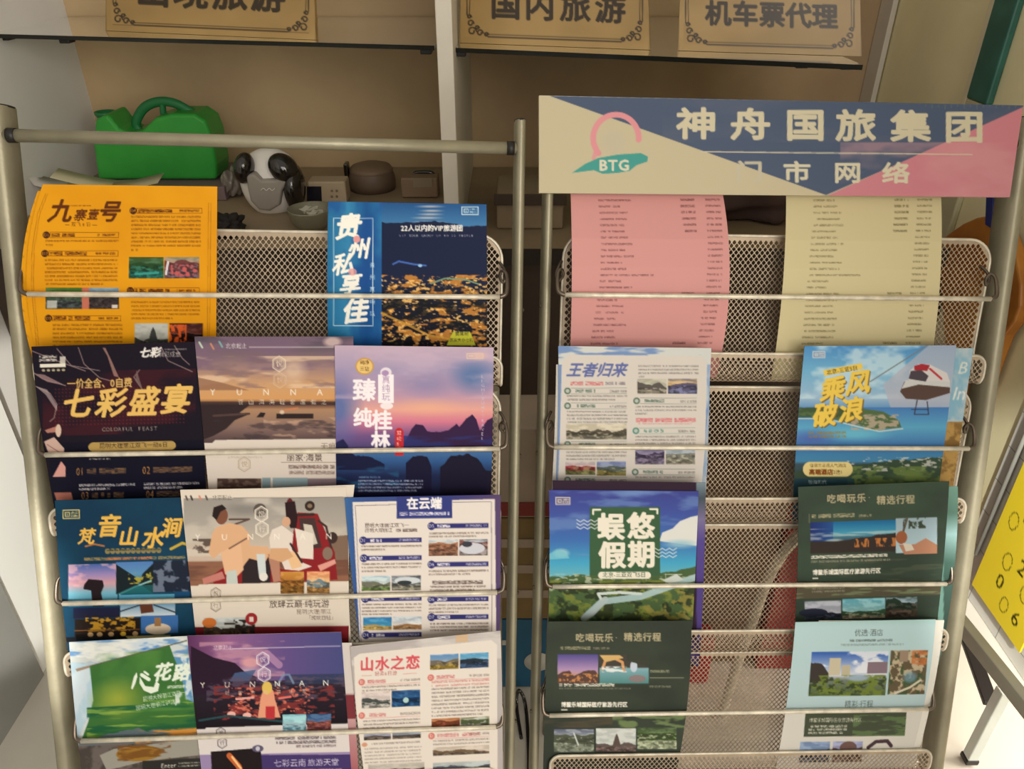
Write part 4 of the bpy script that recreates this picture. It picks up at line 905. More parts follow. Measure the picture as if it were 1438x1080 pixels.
# --- H cloud-top itinerary
Nv = (52, 52, 112); Pp = (222, 212, 204)
c = Cv(478, 690, 712, 950, (56, 70, 132), k=-.012)
c.g(478, 690, 712, 950, [(478, (60, 110, 160)), (500, (56, 84, 142)), (640, (60, 60, 120)), (712, (92, 70, 104))], True)
c.p([(495, 704), (695, 702), (697, 905), (696, 950), (508, 950), (501, 820)], Pp).l([(499, 709), (556, 708)], .7, (90, 84, 110)).l([(499, 709), (505, 840), (509, 945)], .7, (110, 104, 130)).l([(636, 706), (690, 706), (691, 945)], .7, (90, 84, 110))
c.r(557, 696, 635, 728, (52, 60, 124)).t('在云端', 571, 699, 17.5, (236, 230, 230), 2, sx=.95).mt(561, 719, 631, 1, 5.4, (220, 214, 226), 1, .9)
c.t('昆明大理丽江双飞一', 512, 734, 6.6, (90, 74, 70), 0, sx=1.05).t('昆明大理丽江', 512, 741, 6.2, (90, 74, 70), 0, sx=1.05).mt(556, 742, 586, 1, 6, (90, 74, 70), .8, .8)
def hb(x, y, x1, n): c.r(x + 3, y - 3.4, x1, y + 3.4, Nv).e(x, y, 5.6, 5.6, Nv).t(n, x - 4.6, y - 3.6, 7.2, (230, 226, 226), 1, sx=.9).mt(x + 8, y - 2, x + 26, 1, 4.5, (230, 226, 230), 1, .95).mt(x1 - 32, y - 1.6, x1 - 3, 1, 4, (200, 196, 210), .8, .8)
tx = (110, 92, 84)
hb(510, 758, 592, 'D1'); c.mt(507, 765, 592, 2, 4.8, tx, .75, .55, .4); hb(511, 783, 592, 'D2'); c.mt(508, 790, 592, 3, 5, tx, .75, .5, .4)
c.ph(508, 808, 548, 829, (150, 180, 200), (190, 196, 190), (110, 110, 96), (90, 110, 60), .6, 6).ph(550, 808, 591, 829, (60, 60, 70), (170, 180, 186), (90, 90, 90), (130, 126, 110), .5).e(572, 815, 18, 5, (200, 206, 210)).e(568, 818, 10, 3, (50, 56, 60))
hb(513, 840, 592, 'D3'); c.mt(508, 847, 592, 4, 4.6, tx, .7, .5, .5).ph(510, 866, 550, 884, (50, 110, 170), (70, 150, 180), (180, 150, 90), (190, 160, 96), .75).ph(552, 866, 592, 884, (150, 170, 190), (220, 210, 200), (150, 110, 70), (140, 110, 80), .7); hb(514, 891, 592, 'D4')
hb(606, 739, 686, 'D5'); c.mt(602, 748, 686, 2, 4.6, tx, .75, .55, .8).ph(602, 758, 643, 781, (150, 180, 200), (206, 190, 176), (160, 110, 84), (120, 84, 66), .3, 3).ph(645, 758, 685, 781, (110, 120, 130), (170, 170, 180), (130, 80, 70), (120, 110, 110), .2).e(663, 771, 18, 8, (200, 200, 210))
c.e(656, 765, 7, 4, (60, 60, 70)); hb(606, 793, 686, 'D6'); c.mt(602, 801, 686, 2, 4.6, tx, .75, .55, .7).mt(607, 816, 678, 1, 6.6, (100, 84, 80), 1, .8, adv=6).mt(604, 823, 682, 2, 4.6, tx, .8, .6, .8)
hb(606, 842, 686, 'D6'); c.mt(602, 849, 686, 3, 4.8, tx, .7, .5, .5); hb(606, 867, 686, 'D7'); c.mt(604, 875, 686, 3, 4.6, tx, .8, .55)
leaf('leaflet', c, ((484, 699), (703, 695), (701, 936), (510, 936)), 'L', 2, 'navy-bordered white itinerary leaflet, right end of the third row', 918, .0038, (-2, 1), back=(90, 90, 140))

# --- I green flag
c = Cv(90, 885, 300, 1125, (196, 202, 200), k=-.05)
c.n(90, 895, 280, 945, (96, 140, 190), 50, 10, .53, .1, .9).e(205, 907, 26, 9, (60, 120, 190), .9, .4).n(90, 890, 280, 930, (226, 226, 220), 40, 14, .6, .1, .8).p([(97, 925), (135, 932), (131, 990), (115, 1020), (106, 1042), (98, 980)], (176, 200, 214)).n(98, 935, 132, 1030, (206, 216, 222), 14, 30, .55, .15, .7)
c.p([(106, 935), (130, 930), (130, 933), (108, 939)], (150, 130, 110)).p([(126, 932), (238, 908), (244, 925), (258, 935), (290, 1000), (290, 1040), (111, 1044), (124, 1010), (131, 980)], (58, 106, 52))
c.n(128, 915, 280, 1000, (80, 130, 60), 50, 50, .5, .3, .8).e(165, 980, 45, 34, (150, 160, 60), .9, .9).n(122, 990, 285, 1042, (30, 86, 56), 80, 12, .5, .15, .9).n(122, 985, 285, 1042, (140, 170, 70), 60, 5, .64, .05, .7).p([(244, 925), (290, 930), (290, 1000), (262, 985), (254, 950)], (90, 140, 180)).n(246, 925, 290, 1000, (220, 226, 228), 12, 16, .52, .12, .8)
c.l([(130, 931), (240, 908), (262, 903)], 1.5, (90, 90, 70)).m([(110, 1036), (150, 1030), (190, 1024), (290, 1030)], 1044, (90, 104, 110), 3).n(190, 1026, 290, 1044, (206, 140, 60), 40, 3, .5, .1, .95)
c.p([(184, 966), (188, 950), (192, 944), (193, 950), (190, 960), (186, 968)], (222, 230, 214)).p([(196, 950), (204, 964), (216, 966), (219, 958), (224, 962), (222, 972), (212, 975), (202, 970), (196, 960)], (222, 230, 214)).l([(199, 948), (209, 955)], 5, (222, 230, 214)).l([(203, 944), (208, 948)], 3, (222, 230, 214))
c.t('花', 215, 935, 26, (222, 230, 214), 2, sh=.3, rot=-.08).t('路', 242, 937, 25, (222, 230, 214), 2, sh=.3, rot=-.08).mt(235, 965, 266, 1, 5, (220, 226, 214), .9, .8)
c.t('昆明大理丽江双飞一', 200, 979, 7.6, (220, 228, 210), 1, rot=-.12, sx=.9).t('昆明大理丽江泸沽湖', 190, 991, 7.6, (220, 228, 210), 1, rot=-.12, sx=.92)
c.r(90, 1044, 300, 1125, (70, 64, 60)).n(108, 1042, 290, 1100, (110, 100, 96), 14, 14, .5, .2, .8).p([(140, 1058), (160, 1050), (290, 1040), (290, 1064), (200, 1070), (150, 1080)], (150, 146, 136)).e(195, 1058, 32, 11, (150, 110, 44)).n(165, 1046, 240, 1068, (110, 70, 30), 30, 6, .55, .1, .8).r(200, 1069, 300, 1125, (44, 42, 40)).t('Enter', 226, 1073, 9, (226, 222, 214), 1).mt(250, 1074, 280, 2, 4, (190, 186, 176), .8)
leaf('brochure', c, ((97, 902), (272, 893), (290, 1112), (120, 1125)), 'L', 3, 'brochure with a rippling green flag over white mountains, left end of the fourth row', None, 0, (-2, 0), 'brochure', (180, 190, 190))

# --- J purple night temple
c = Cv(258, 880, 505, 1135, (214, 206, 204), k=-.02)
c.g(258, 880, 505, 960, [(258, (84, 44, 84)), (320, (140, 92, 136)), (400, (96, 76, 130)), (505, (62, 72, 122))], True).g(258, 956, 505, 1022, [(956, (44, 34, 48)), (1022, (24, 18, 26))])
c.n(280, 900, 400, 950, (190, 140, 160), 40, 14, .55, .15, .7).e(352, 930, 18, 10, (220, 160, 160), .8, .5).e(345, 942, 50, 8, (206, 180, 190), .7, .8)
c.p([(268, 905), (300, 922), (330, 930), (345, 944), (360, 950), (360, 965), (268, 975)], (40, 24, 42)).r(400, 948, 505, 962, (46, 56, 84), .8).p([(322, 956), (330, 944), (360, 940), (350, 956)], (70, 90, 130), .9).n(290, 950, 505, 985, (90, 76, 96), 14, 4, .58, .08, .7)
c.n(300, 962, 470, 1010, (126, 50, 50), 16, 6, .56, .12, .9).n(320, 965, 440, 1008, (214, 112, 90), 6, 3, .62, .06, .9).p([(362, 1008), (366, 980), (370, 968), (376, 962), (384, 970), (386, 982), (394, 1008)], (220, 150, 120)).e(375, 966, 7, 9, (214, 180, 90)).r(373, 992, 386, 1010, (180, 50, 56))
for x, y in ((325, 1002), (347, 1004)): c.e(x, y, 6, 4, (226, 170, 160))
c.l([(332, 981), (356, 979)], 3, (226, 160, 150)).l([(392, 981), (408, 979)], 3, (226, 110, 100)).l([(280, 1010), (320, 1004), (400, 1014)], 3, (40, 70, 76)).l([(390, 962), (398, 948), (406, 948), (412, 960)], 3, (120, 140, 170), .8).l([(375, 918), (392, 934)], 10, (196, 150, 180), .6)
c.p([(270, 1040), (276, 1034), (290, 1020), (505, 1018), (505, 1058), (272, 1058)], (214, 206, 204))
c.t('北京起止', 299, 905, 7, (220, 206, 220), 1).l([(326, 910), (478, 909)], 1, (206, 196, 216)).hexm(369, 926, 10.5, '悦', (226, 216, 226), 1.3).hexm(371, 947, 10.5, '行', (226, 216, 226), 1.3)
yunnan(c, 955, (281, 315, 350, 385, 420, 453), 11.5)
for i, ch in enumerate('轻奢大理享乐家'): c.t(ch, 316 + i * 18, 969, 6.5, (220, 180, 160), 1)
c.ph(397, 1004, 430, 1027, (110, 170, 180), (150, 190, 196), (150, 180, 190), (110, 150, 170), .6).ph(431, 1004, 465, 1027, (40, 70, 110), (60, 90, 130), (130, 70, 60), (110, 60, 60), .5)
c.hexm(310, 1028, 8, '悦', (90, 76, 84), .9).hexm(312, 1042, 8, '行', (90, 76, 84), .9).mt(386, 1035, 472, 1, 6, (96, 84, 90), .9, .7).mt(388, 1041, 472, 1, 6, (96, 84, 90), .9, .7).mt(416, 1047, 472, 1, 5, (110, 96, 100), .8, .7)
c.r(258, 1058, 505, 1135, (150, 132, 172)).p([(366, 1060), (505, 1062), (505, 1135), (370, 1135)], (66, 52, 104)).p([(296, 1054), (366, 1050), (372, 1135), (300, 1135)], (30, 22, 26)).l([(322, 1060), (335, 1075), (345, 1100)], 8, (190, 96, 50)).l([(326, 1062), (338, 1078)], 3, (240, 190, 130)).e(362, 1051, 8, 5, (90, 84, 110)).e(362, 1051, 3, 3.4, (190, 186, 200)).t('七彩云南', 384, 1067, 11.5, (206, 196, 220), 1).t('旅游天堂', 432, 1067, 11, (206, 196, 220), 1).mt(392, 1081, 480, 2, 6, (180, 170, 200), .9, .7)
leaf('brochure', c, ((263, 893), (479, 888), (496, 1120), (288, 1124)), 'L', 3, 'purple brochure with a lit temple at night, middle of the fourth row', None, .0022, (-1, 0), 'brochure', (200, 190, 200))
c = Cv(258, 880, 510, 1135, (206, 196, 190)); c.r(470, 975, 510, 1010, (120, 50, 56)).g(470, 1010, 510, 1135, [(1010, (190, 150, 150)), (1135, (150, 60, 70))])
leaf('brochure', c, ((275, 905), (494, 903), (505, 1120), (292, 1124)), 'L', 3, 'white and dark red brochure showing only its right edge behind the purple temple brochure', None, .0010, (0, 0), 'brochure', Cr, res=2)

# --- K pink-titled itinerary
c = Cv(486, 880, 712, 1130, (176, 168, 166), k=-.045)
c.n(486, 880, 712, 930, (206, 200, 196), 60, 14, .5, .2, .8).r(640, 893, 657, 904, (206, 170, 130), .8).p([(497, 919), (505, 914), (690, 903), (698, 910), (699, 1130), (505, 1130)], (222, 212, 202))
Pk = (206, 84, 92); tx = (120, 106, 100)
c.t('山水之恋', 505, 920, 20.5, Pk, 2, step=21.5).t('轻柔6日游', 526, 940, 7, (180, 110, 110), 0).l([(508, 945), (522, 945)], .6, Pk, .6).l([(566, 945), (585, 945)], .6, Pk, .6)
def kb(x, y, x1, w_=26): c.e(x, y, 4.6, 4.6, (206, 120, 112)).t('D', x - 2.5, y - 3, 6, (230, 210, 200), 1).mt(x + 8, y - 2.6, x + 8 + w_, 1, 5.5, (196, 110, 110), .8, .9).mt(x1 - 28, y - 2, x1, 1, 5, tx, .6, .7).l([(x + 5, y + 4), (x1, y + 4)], .5, Pk, .5)
kb(508, 954, 590); c.mt(508, 960, 590, 2, 5, tx, .7, .5, .6).ph(508, 968, 548, 991, (196, 176, 170), (190, 180, 176), (70, 76, 74), (150, 146, 140), .6, 6).ph(550, 968, 590, 991, (30, 60, 100), (40, 90, 140), (24, 50, 84), (30, 70, 110), .5).e(570, 982, 4, 4, (170, 200, 200))
kb(508, 1001, 590); c.mt(510, 1008, 590, 3, 4.8, tx, .7, .5, .5).ph(511, 1022, 549, 1036, (130, 140, 170), (150, 150, 160), (80, 70, 70), (90, 80, 70), .7).ph(551, 1022, 591, 1036, (120, 130, 150), (130, 140, 150), (80, 70, 70), (90, 80, 70), .7)
c.ph(604, 920, 644, 941, (90, 140, 190), (130, 150, 170), (110, 100, 90), (130, 110, 50), .5).ph(646, 920, 686, 941, (80, 150, 190), (110, 160, 190), (40, 50, 60), (50, 70, 100), .5)
kb(605, 952, 687); c.mt(606, 957, 687, 2, 5.2, (190, 100, 96), .6, .55).mt(606, 967, 687, 8, 5.4, tx, .7, .5, .9)
c.ph(606, 1010, 646, 1028, (150, 90, 50), (170, 110, 70), (110, 60, 40), (120, 60, 40), .3).ph(647, 1010, 687, 1028, (120, 120, 90), (190, 196, 190), (80, 90, 60), (170, 170, 160), .3)
kb(606, 1034, 687, 60)
c.mt(608, 1040, 688, 2, 5, tx, .6, .5).ph(608, 1050, 687, 1062, (190, 176, 160), (190, 176, 166), (110, 90, 70), (90, 80, 70), .7, 4); c.e(512, 1042, 4, 3, (206, 150, 120)).mt(522, 1040, 590, 1, 5, tx, .6).mt(512, 1047, 592, 5, 4.8, tx, .5, .5)
c.ph(517, 1070, 596, 1088, (180, 176, 166), (170, 160, 150), (70, 64, 56), (110, 96, 80), .6, 4).ph(608, 1072, 688, 1088, (170, 176, 176), (160, 170, 170), (80, 80, 90), (120, 140, 140), .6, 5).r(500, 1092, 712, 1130, (214, 206, 196))
leaf('leaflet', c, ((492, 908), (703, 886), (706, 1112), (516, 1118)), 'L', 3, 'pale leaflet with a pink title, right end of the fourth row', None, .0038, (-2, 1), back=(190, 186, 180))

# --- M, N price lists
def prices(c, x0, xm, xr, ink, sl, y0=280, n=30, dy=8.75):
    rng = random.Random(int(x0))
    for i in range(n):
        y = y0 + i * dy; xx = x0 + sl(y); L = rng.choice((30, 34, 40, 44, 46, 38)); L = 75 if i == 12 else L
        c.mt(xx, y, xx + L, 1, dy, ink, .62, .3, adv=4.2); c.mt(xr + sl(y), y - 1, xr + sl(y) + 21, 1, dy, ink, .66, .3, adv=3.5)
        if i < 6 or i in (15, 23): c.mt(xm + sl(y), y - 1, xm + sl(y) + 20, 1, dy, ink, .75, .36, adv=3.5)
c = Cv(795, 255, 1035, 545, (208, 148, 144)); prices(c, 839, 954, 989, (100, 58, 62), lambda y: 5 * math.sin((y - 270) / 130 * 3.14 * .8) - max(0, y - 400) * .07)
leaf('price_list', c, ((801, 262), (1013, 262), (1006, 530), (799, 530)), 'R', 0, 'pink paper price list hanging below the sign board, left', 500, .002, (3, 15), 'price list', (206, 140, 136))
c = Cv(1075, 255, 1335, 545, (206, 193, 152)); prices(c, 1142, 1256, 1288, (104, 96, 66), lambda y: -max(0, y - 300) * .09)
leaf('price_list', c, ((1104, 262), (1321, 262), (1303, 534), (1083, 534)), 'R', 0, 'pale yellow paper price list hanging below the sign board, right', 500, .002, (6, 8), 'price list', (206, 196, 150))

# --- O blue-clouded itinerary
c = Cv(772, 480, 1005, 755, (116, 142, 186))
c.n(772, 480, 1005, 512, (206, 206, 200), 60, 14, .5, .1, .95).n(985, 510, 1005, 755, (190, 200, 206), 20, 50, .5, .2, .8)
c.p([(789, 508), (800, 498), (984, 500), (993, 508), (990, 640), (986, 755), (780, 755), (786, 620)], (208, 200, 192))
Bl = (96, 106, 160); tx = (116, 110, 106)
c.t('王者归来', 797, 510, 21, Bl, 2, sh=.35).mt(801, 536, 847, 1, 6, (200, 96, 100), .9, .9, adv=6).mt(850, 536, 878, 1, 6, (130, 120, 130), .8, .8)
def ob(x, y, x1, q=(96, 116, 104), w_=28): c.e(x, y, 4.8, 4.8, q).e(x, y, 2.6, 2.6, (180, 186, 176)).mt(x + 11, y - 2.4, x + 11 + w_, 1, 5.4, q, .9, .9).mt(x1 - 24, y - 1, x1, 1, 4.6, tx, .7, .7).l([(x + 5, y - 4), (x1, y - 4)], .5, q, .7).l([(x + 5, y + 4), (x1, y + 4)], .5, q, .7)
ob(797, 549, 880); c.mt(796, 555, 881, 2, 5, tx, .7, .5, .8); ob(797, 570, 880); c.mt(796, 577, 881, 4, 4.9, tx, .7, .5)
c.ph(795, 595, 880, 617, (186, 176, 156), (190, 180, 160), (84, 78, 66), (130, 124, 108), .55, 8); ob(797, 624, 880); c.mt(795, 634, 880, 3, 4.8, tx, .7, .5, .8)
c.ph(794, 648, 836, 667, (170, 170, 170), (190, 160, 160), (150, 50, 60), (110, 110, 70), .4).ph(838, 648, 879, 668, (110, 120, 170), (130, 140, 160), (90, 100, 96), (130, 120, 70), .45); ob(797, 674, 880)
c.mt(896, 513, 981, 4, 4.9, tx, .7, .5, .1).ph(895, 532, 936, 553, (170, 166, 150), (170, 166, 150), (90, 84, 80), (130, 124, 110), .6, 7).ph(938, 532, 979, 553, (110, 104, 120), (206, 170, 110), (90, 84, 110), (90, 90, 120), .45)
ob(894, 563, 978); c.mt(892, 570, 978, 3, 4.9, tx, .7, .5, .2).mt(893, 587, 977, 1, 6.5, (206, 110, 116), .95, .9, adv=6).mt(896, 594, 972, 1, 4, (206, 140, 140), .7)
ob(893, 605, 976, (90, 140, 130)); c.mt(892, 612, 977, 3, 4.7, tx, .7, .5).ph(892, 630, 933, 652, (110, 104, 130), (120, 110, 140), (70, 60, 84), (100, 90, 110), .4, 7).ph(935, 630, 976, 652, (150, 160, 170), (150, 160, 170), (120, 120, 110), (140, 136, 120), .4); ob(892, 663, 976); c.mt(892, 669, 976, 1, 5, tx, .7)
leaf('leaflet', c, ((784, 486), (999, 489), (979, 742), (777, 742)), 'R', 1, 'white itinerary leaflet with a blue sky border, left end of the second row', 702, .001, (3, 2), back=(150, 165, 195))
c = Cv(765, 490, 1010, 755, (196, 192, 186)); c.n(985, 490, 1010, 755, (120, 150, 190), 20, 40, .5, .2, .9)
leaf('leaflet', c, ((781, 512), (997, 505), (988, 742), (771, 742)), 'R', 1, 'pale leaflet whose edges peek out behind the sky-bordered itinerary', 702, -.001, (2, 2), back=(190, 188, 184), res=2)

# --- P cable car over the sea
c = Cv(1105, 478, 1350, 760, (96, 156, 202))
c.g(1105, 478, 1350, 575, [(478, (70, 130, 190)), (520, (110, 170, 206)), (560, (150, 180, 206)), (575, (90, 140, 190))]).n(1105, 480, 1300, 560, (190, 214, 226), 50, 30, .55, .15, .8).p([(1350, 478), (1310, 480), (1240, 540), (1260, 600), (1350, 640)], (176, 176, 190), .75)
c.g(1105, 572, 1350, 640, [(572, (70, 120, 180)), (600, (90, 160, 196)), (625, (70, 120, 176)), (640, (60, 120, 170))]).e(1200, 610, 60, 12, (110, 190, 210), .7, .8).e(1140, 615, 40, 14, (80, 90, 170), .6, .8)
c.p([(1115, 575), (1150, 572), (1200, 572), (1240, 578), (1262, 590), (1266, 600), (1230, 604), (1200, 596), (1160, 586), (1115, 586)], (80, 104, 70)).n(1195, 582, 1262, 604, (176, 160, 140), 8, 4, .5, .1, .9).n(1115, 572, 1200, 586, (60, 80, 50), 10, 5, .5, .1, .8).l([(1115, 588), (1160, 588), (1200, 598), (1235, 606), (1268, 602)], 1.5, (220, 216, 200), .8)
c.l([(1222, 536), (1310, 480)], 1.6, (120, 124, 130)).p([(1264, 550), (1270, 536), (1300, 532), (1334, 538), (1334, 552), (1300, 562), (1272, 560)], (86, 66, 60)).p([(1266, 546), (1272, 534), (1334, 534), (1334, 544), (1290, 540)], (196, 196, 196)).p([(1276, 534), (1278, 520), (1290, 511), (1306, 512), (1330, 524), (1334, 536)], (206, 200, 200)).p([(1284, 514), (1294, 511), (1306, 513), (1302, 521), (1284, 520)], (160, 44, 54)).p([(1276, 532), (1279, 521), (1294, 520), (1304, 528), (1300, 536)], (74, 66, 74)).l([(1306, 518), (1322, 532)], 3, (180, 60, 66))
c.l([(1288, 562), (1284, 582), (1304, 582), (1302, 564)], 1.5, (60, 56, 70)).l([(1280, 575), (1304, 575)], 1.2, (60, 56, 70))
Yw = (230, 196, 84)
c.p([(1156, 520), (1210, 510), (1212, 518), (1158, 528)], Yw).t('北京-三亚5日', 1160, 520, 7.6, (50, 50, 40), 1, rot=-.16)
for ch, x, y in (('乘', 1150, 533), ('风', 1186, 524), ('破', 1139, 569), ('浪', 1176, 562)):
    c.t(ch, x + 1.5, y + 1.5, 35, (120, 90, 40), 2, sh=.3, rot=-.14).t(ch, x, y, 35, Yw, 2, sh=.3, rot=-.14)
c.mt(1135, 606, 1188, 2, 5, (150, 124, 60), .8, .7).seal(1141, 493, (190, 200, 206), (130, 150, 180), 18, 10)
c.g(1105, 636, 1350, 760, [(636, (64, 124, 170)), (648, (70, 130, 170)), (652, (60, 80, 90)), (700, (44, 64, 50))]).m([(1105, 664), (1180, 655), (1240, 648), (1300, 643), (1350, 640)], 760, (58, 76, 60), 2).n(1190, 642, 1350, 662, (206, 204, 196), 8, 3, .6, .06, .8).n(1190, 655, 1350, 700, (110, 130, 70), 16, 8, .5, .12, .8).e(1280, 670, 40, 10, (130, 150, 80), .6, .8).r(1105, 672, 1200, 700, (34, 66, 90), .7)
c.e(1138, 659, 10.5, 10.5, (226, 206, 140)).e(1187, 659, 10.5, 10.5, (226, 206, 140)).r(1138, 648.5, 1187, 669.5, (226, 206, 140)).t('住宿三亚湾人气酒店', 1137, 651, 6, (110, 80, 40), 1, sx=.95).t('高端酒店', 1136, 659, 8.5, (130, 70, 30), 2).t('2选1', 1170, 660, 6.5, (110, 80, 40), 1).t('极海时代', 1135, 674, 6.5, (190, 200, 196), 1)
leaf('brochure', c, ((1130, 486), (1343, 485), (1310, 742), (1112, 742)), 'R', 1, 'sea-blue brochure with yellow title and a cable car, right end of the second row', 700, .0022, (-2, 1), 'brochure', (80, 120, 160))
c = Cv(1120, 480, 1375, 760, (176, 190, 196)); c.n(1320, 485, 1375, 590, (120, 170, 196), 20, 30, .5, .2, .8).r(1300, 592, 1375, 700, (176, 140, 80)).n(1300, 592, 1375, 700, (120, 90, 50), 10, 8, .5, .15, .8).t('In', 1338, 540, 26, (220, 220, 214), 0, sh=.3).t('B', 1346, 505, 24, (214, 216, 206), 0, sh=.3)
leaf('brochure', c, ((1160, 490), (1367, 489), (1330, 742), (1140, 742)), 'R', 1, 'pale blue and wheat-coloured brochure peeking out to the right behind the cable car brochure', 700, -.0005, (0, 0), 'brochure', (190, 190, 186), res=1.6)

# --- R green card on blue sky
c = Cv(762, 675, 990, 950, (60, 70, 150))
c.g(762, 675, 990, 812, [(675, (62, 62, 132)), (720, (66, 82, 156)), (760, (64, 110, 176)), (790, (70, 160, 196)), (812, (110, 176, 190))]).e(890, 692, 40, 8, (110, 140, 196), .8, .8).n(762, 690, 990, 780, (110, 140, 190), 60, 18, .6, .15, .6)
c.p([(926, 760), (930, 748), (945, 742), (955, 732), (970, 726), (990, 722), (990, 768)], (216, 216, 212)).e(788, 777, 14, 8, (150, 196, 206), .9, .5).p([(771, 778), (782, 772), (794, 776), (800, 784), (771, 786)], (120, 190, 206), .8).e(955, 764, 30, 8, (150, 190, 206), .8, .7)
c.m([(762, 812), (800, 808), (850, 806), (900, 808), (940, 804), (990, 792)], 950, (74, 96, 60), 2).n(765, 806, 990, 830, (190, 196, 170), 9, 3, .56, .08, .8).n(762, 815, 990, 880, (120, 130, 60), 18, 12, .52, .1, .9).n(762, 820, 990, 880, (44, 52, 36), 14, 10, .56, .08, .8).n(900, 830, 990, 870, (150, 140, 70), 12, 9, .58, .08, .8)
c.l([(822, 866), (845, 845), (868, 842), (900, 838), (940, 824), (990, 806)], 9, (170, 196, 200), .9).l([(845, 843), (840, 834), (870, 832), (900, 834)], 4, (200, 210, 206)).l([(820, 868), (830, 862), (850, 842)], 9, (176, 190, 190), .9).l([(935, 806), (935, 820)], 1, (230, 230, 220)).p([(930, 815), (950, 806), (960, 814), (940, 820)], (200, 206, 200)).r(762, 872, 990, 950, (60, 70, 56))
c.r(828, 712, 927, 808, (60, 92, 64)).l([(833, 722), (833, 716), (843, 716)], 2.6, (226, 222, 206)).l([(913, 715), (923, 715), (923, 721)], 2.6, (226, 222, 206))
Cm = (232, 224, 208)
for ch, x, y in (('蜈', 838, 722), ('悠', 880, 721), ('假', 840, 762), ('期', 881, 761)):
    c.t(ch, x, y, 39, Cm, 2).t(ch, x + .7, y, 39, Cm, 2)
for (x, y, w_) in ((810, 731, 30), (920, 771, 30)):
    for j in range(3): c.l([(x + w_ * i / 6, y + j * 5 + (2 if i % 2 else -1)) for i in range(7)], 1.2, (216, 220, 222), .9)
c.r(845, 803, 909, 813, Cm).e(845, 808, 5, 5, Cm).e(909, 808, 5, 5, Cm).t('北京-三亚双飞5日', 846, 803.5, 8.2, (60, 84, 60), 1, sx=.95).seal(780, 698, (196, 190, 190), (110, 100, 130), 21, 11)
leaf('brochure', c, ((771, 688), (981, 690), (969, 936), (768, 936)), 'R', 2, 'blue sky brochure with a dark green title card, left end of the third row', 890, .0022, (2, 1), 'brochure', (70, 80, 120))
c = Cv(762, 665, 1000, 950, (48, 32, 48)); c.g(978, 665, 1000, 950, [(665, (150, 170, 180)), (700, (70, 80, 90)), (730, (120, 110, 150)), (760, (84, 70, 140)), (950, (76, 60, 120))])
leaf('brochure', c, ((776, 675), (991, 678), (982, 936), (772, 936)), 'R', 2, 'dark purple brochure showing at the top and right behind the green-card brochure', 890, .0008, (2, 2), 'brochure', (80, 60, 110), res=2)

# --- S and T dark green menus of trips
Gn = (62, 78, 64); Ti = (176, 164, 132)
c = Cv(1105, 668, 1345, 950, Gn, k=-.03)
c.n(1105, 668, 1345, 950, (50, 60, 52), 100, 60, .5, .3, .7).t('吃喝玩乐', 1161, 693, 13, Ti, 1, step=14).t('·', 1219, 693, 12, Ti, 1).t('精选行程', 1231, 697, 13, Ti, 1, step=13.6)
c.r(1136, 719, 1137, 732, Ti, .6).mt(1140, 720, 1200, 1, 6.5, Ti, .9, .8, adv=6).mt(1206, 722, 1224, 1, 4.5, (150, 140, 116), .9, .8)
c.g(1138, 731, 1258, 775, [(731, (30, 100, 150)), (748, (70, 150, 180)), (758, (60, 80, 90)), (775, (40, 36, 40))]).g(1138, 731, 1170, 760, [(1138, (34, 48, 110)), (1170, (40, 80, 140))], True).n(1138, 740, 1258, 758, (190, 200, 196), 50, 4, .6, .08, .6).m([(1138, 758), (1190, 757), (1258, 748)], 775, (54, 46, 44), 1.5).n(1200, 756, 1258, 768, (196, 120, 60), 4, 14, .52, .08, .9).e(1172, 757, 14, 2.5, (170, 190, 196), .8, .6)
c.g(1258, 729, 1316, 778, [(729, (150, 170, 180)), (778, (170, 196, 206))]).l([(1266, 756), (1274, 729)], 3, (90, 80, 66)).n(1268, 729, 1300, 744, (60, 70, 56), 6, 10, .5, .1).e(1266, 756, 8, 9, (150, 90, 60)).p([(1262, 766), (1285, 766), (1300, 758), (1316, 768), (1316, 780), (1270, 780)], (176, 126, 100)).p([(1268, 764), (1280, 766), (1284, 774), (1272, 776)], (206, 196, 180)).n(1150, 786, 1330, 822, (76, 84, 66), 40, 4, .58, .1, .7)
c.mt(1139, 778, 1247, 1, 5.6, (220, 214, 200), 1, .8, adv=5).mt(1139, 785, 1250, 1, 5, (150, 146, 128), .8, .6).t('博鳌乐城国际医疗旅游先行区', 1141, 798, 8.2, (232, 226, 214), 2, sx=.9).r(1141, 809, 1149, 810.5, (220, 216, 200))
c.r(1105, 822, 1345, 838, (84, 78, 62)).n(1105, 822, 1345, 838, (110, 120, 90), 40, 5, .55, .1).mt(1140, 823, 1186, 2, 4.5, (150, 146, 126), .8)
c.ph(1130, 842, 1181, 868, (150, 156, 170), (170, 170, 180), (40, 44, 56), (60, 66, 80), .75).e(1142, 858, 20, 6, (40, 44, 60)).ph(1183, 840, 1243, 868, (90, 160, 180), (140, 180, 180), (50, 80, 56), (150, 140, 116), .7).ph(1244, 840, 1288, 868, (60, 80, 70), (150, 170, 190), (40, 56, 46), (70, 60, 50), .3, 8)
leaf('brochure', c, ((1121, 684), (1333, 676), (1308, 934), (1112, 938)), 'R', 2, 'dark green brochure with a seascape photo, right end of the third row', 888, .0022, (3, 3), 'brochure', (60, 74, 62))
c = Cv(1130, 675, 1360, 950, (110, 150, 140)); c.g(1325, 675, 1360, 950, [(675, (120, 160, 146)), (720, (84, 116, 104)), (750, (150, 186, 186)), (790, (70, 100, 90)), (950, (40, 50, 46))])
leaf('brochure', c, ((1150, 686), (1345, 683), (1318, 934), (1140, 938)), 'R', 2, 'grey-teal brochure peeking out to the right behind the seascape brochure', 888, .0006, (0, 8), 'brochure', (120, 140, 130), res=2)
c = Cv(755, 865, 980, 1130, (58, 66, 56), k=.0)
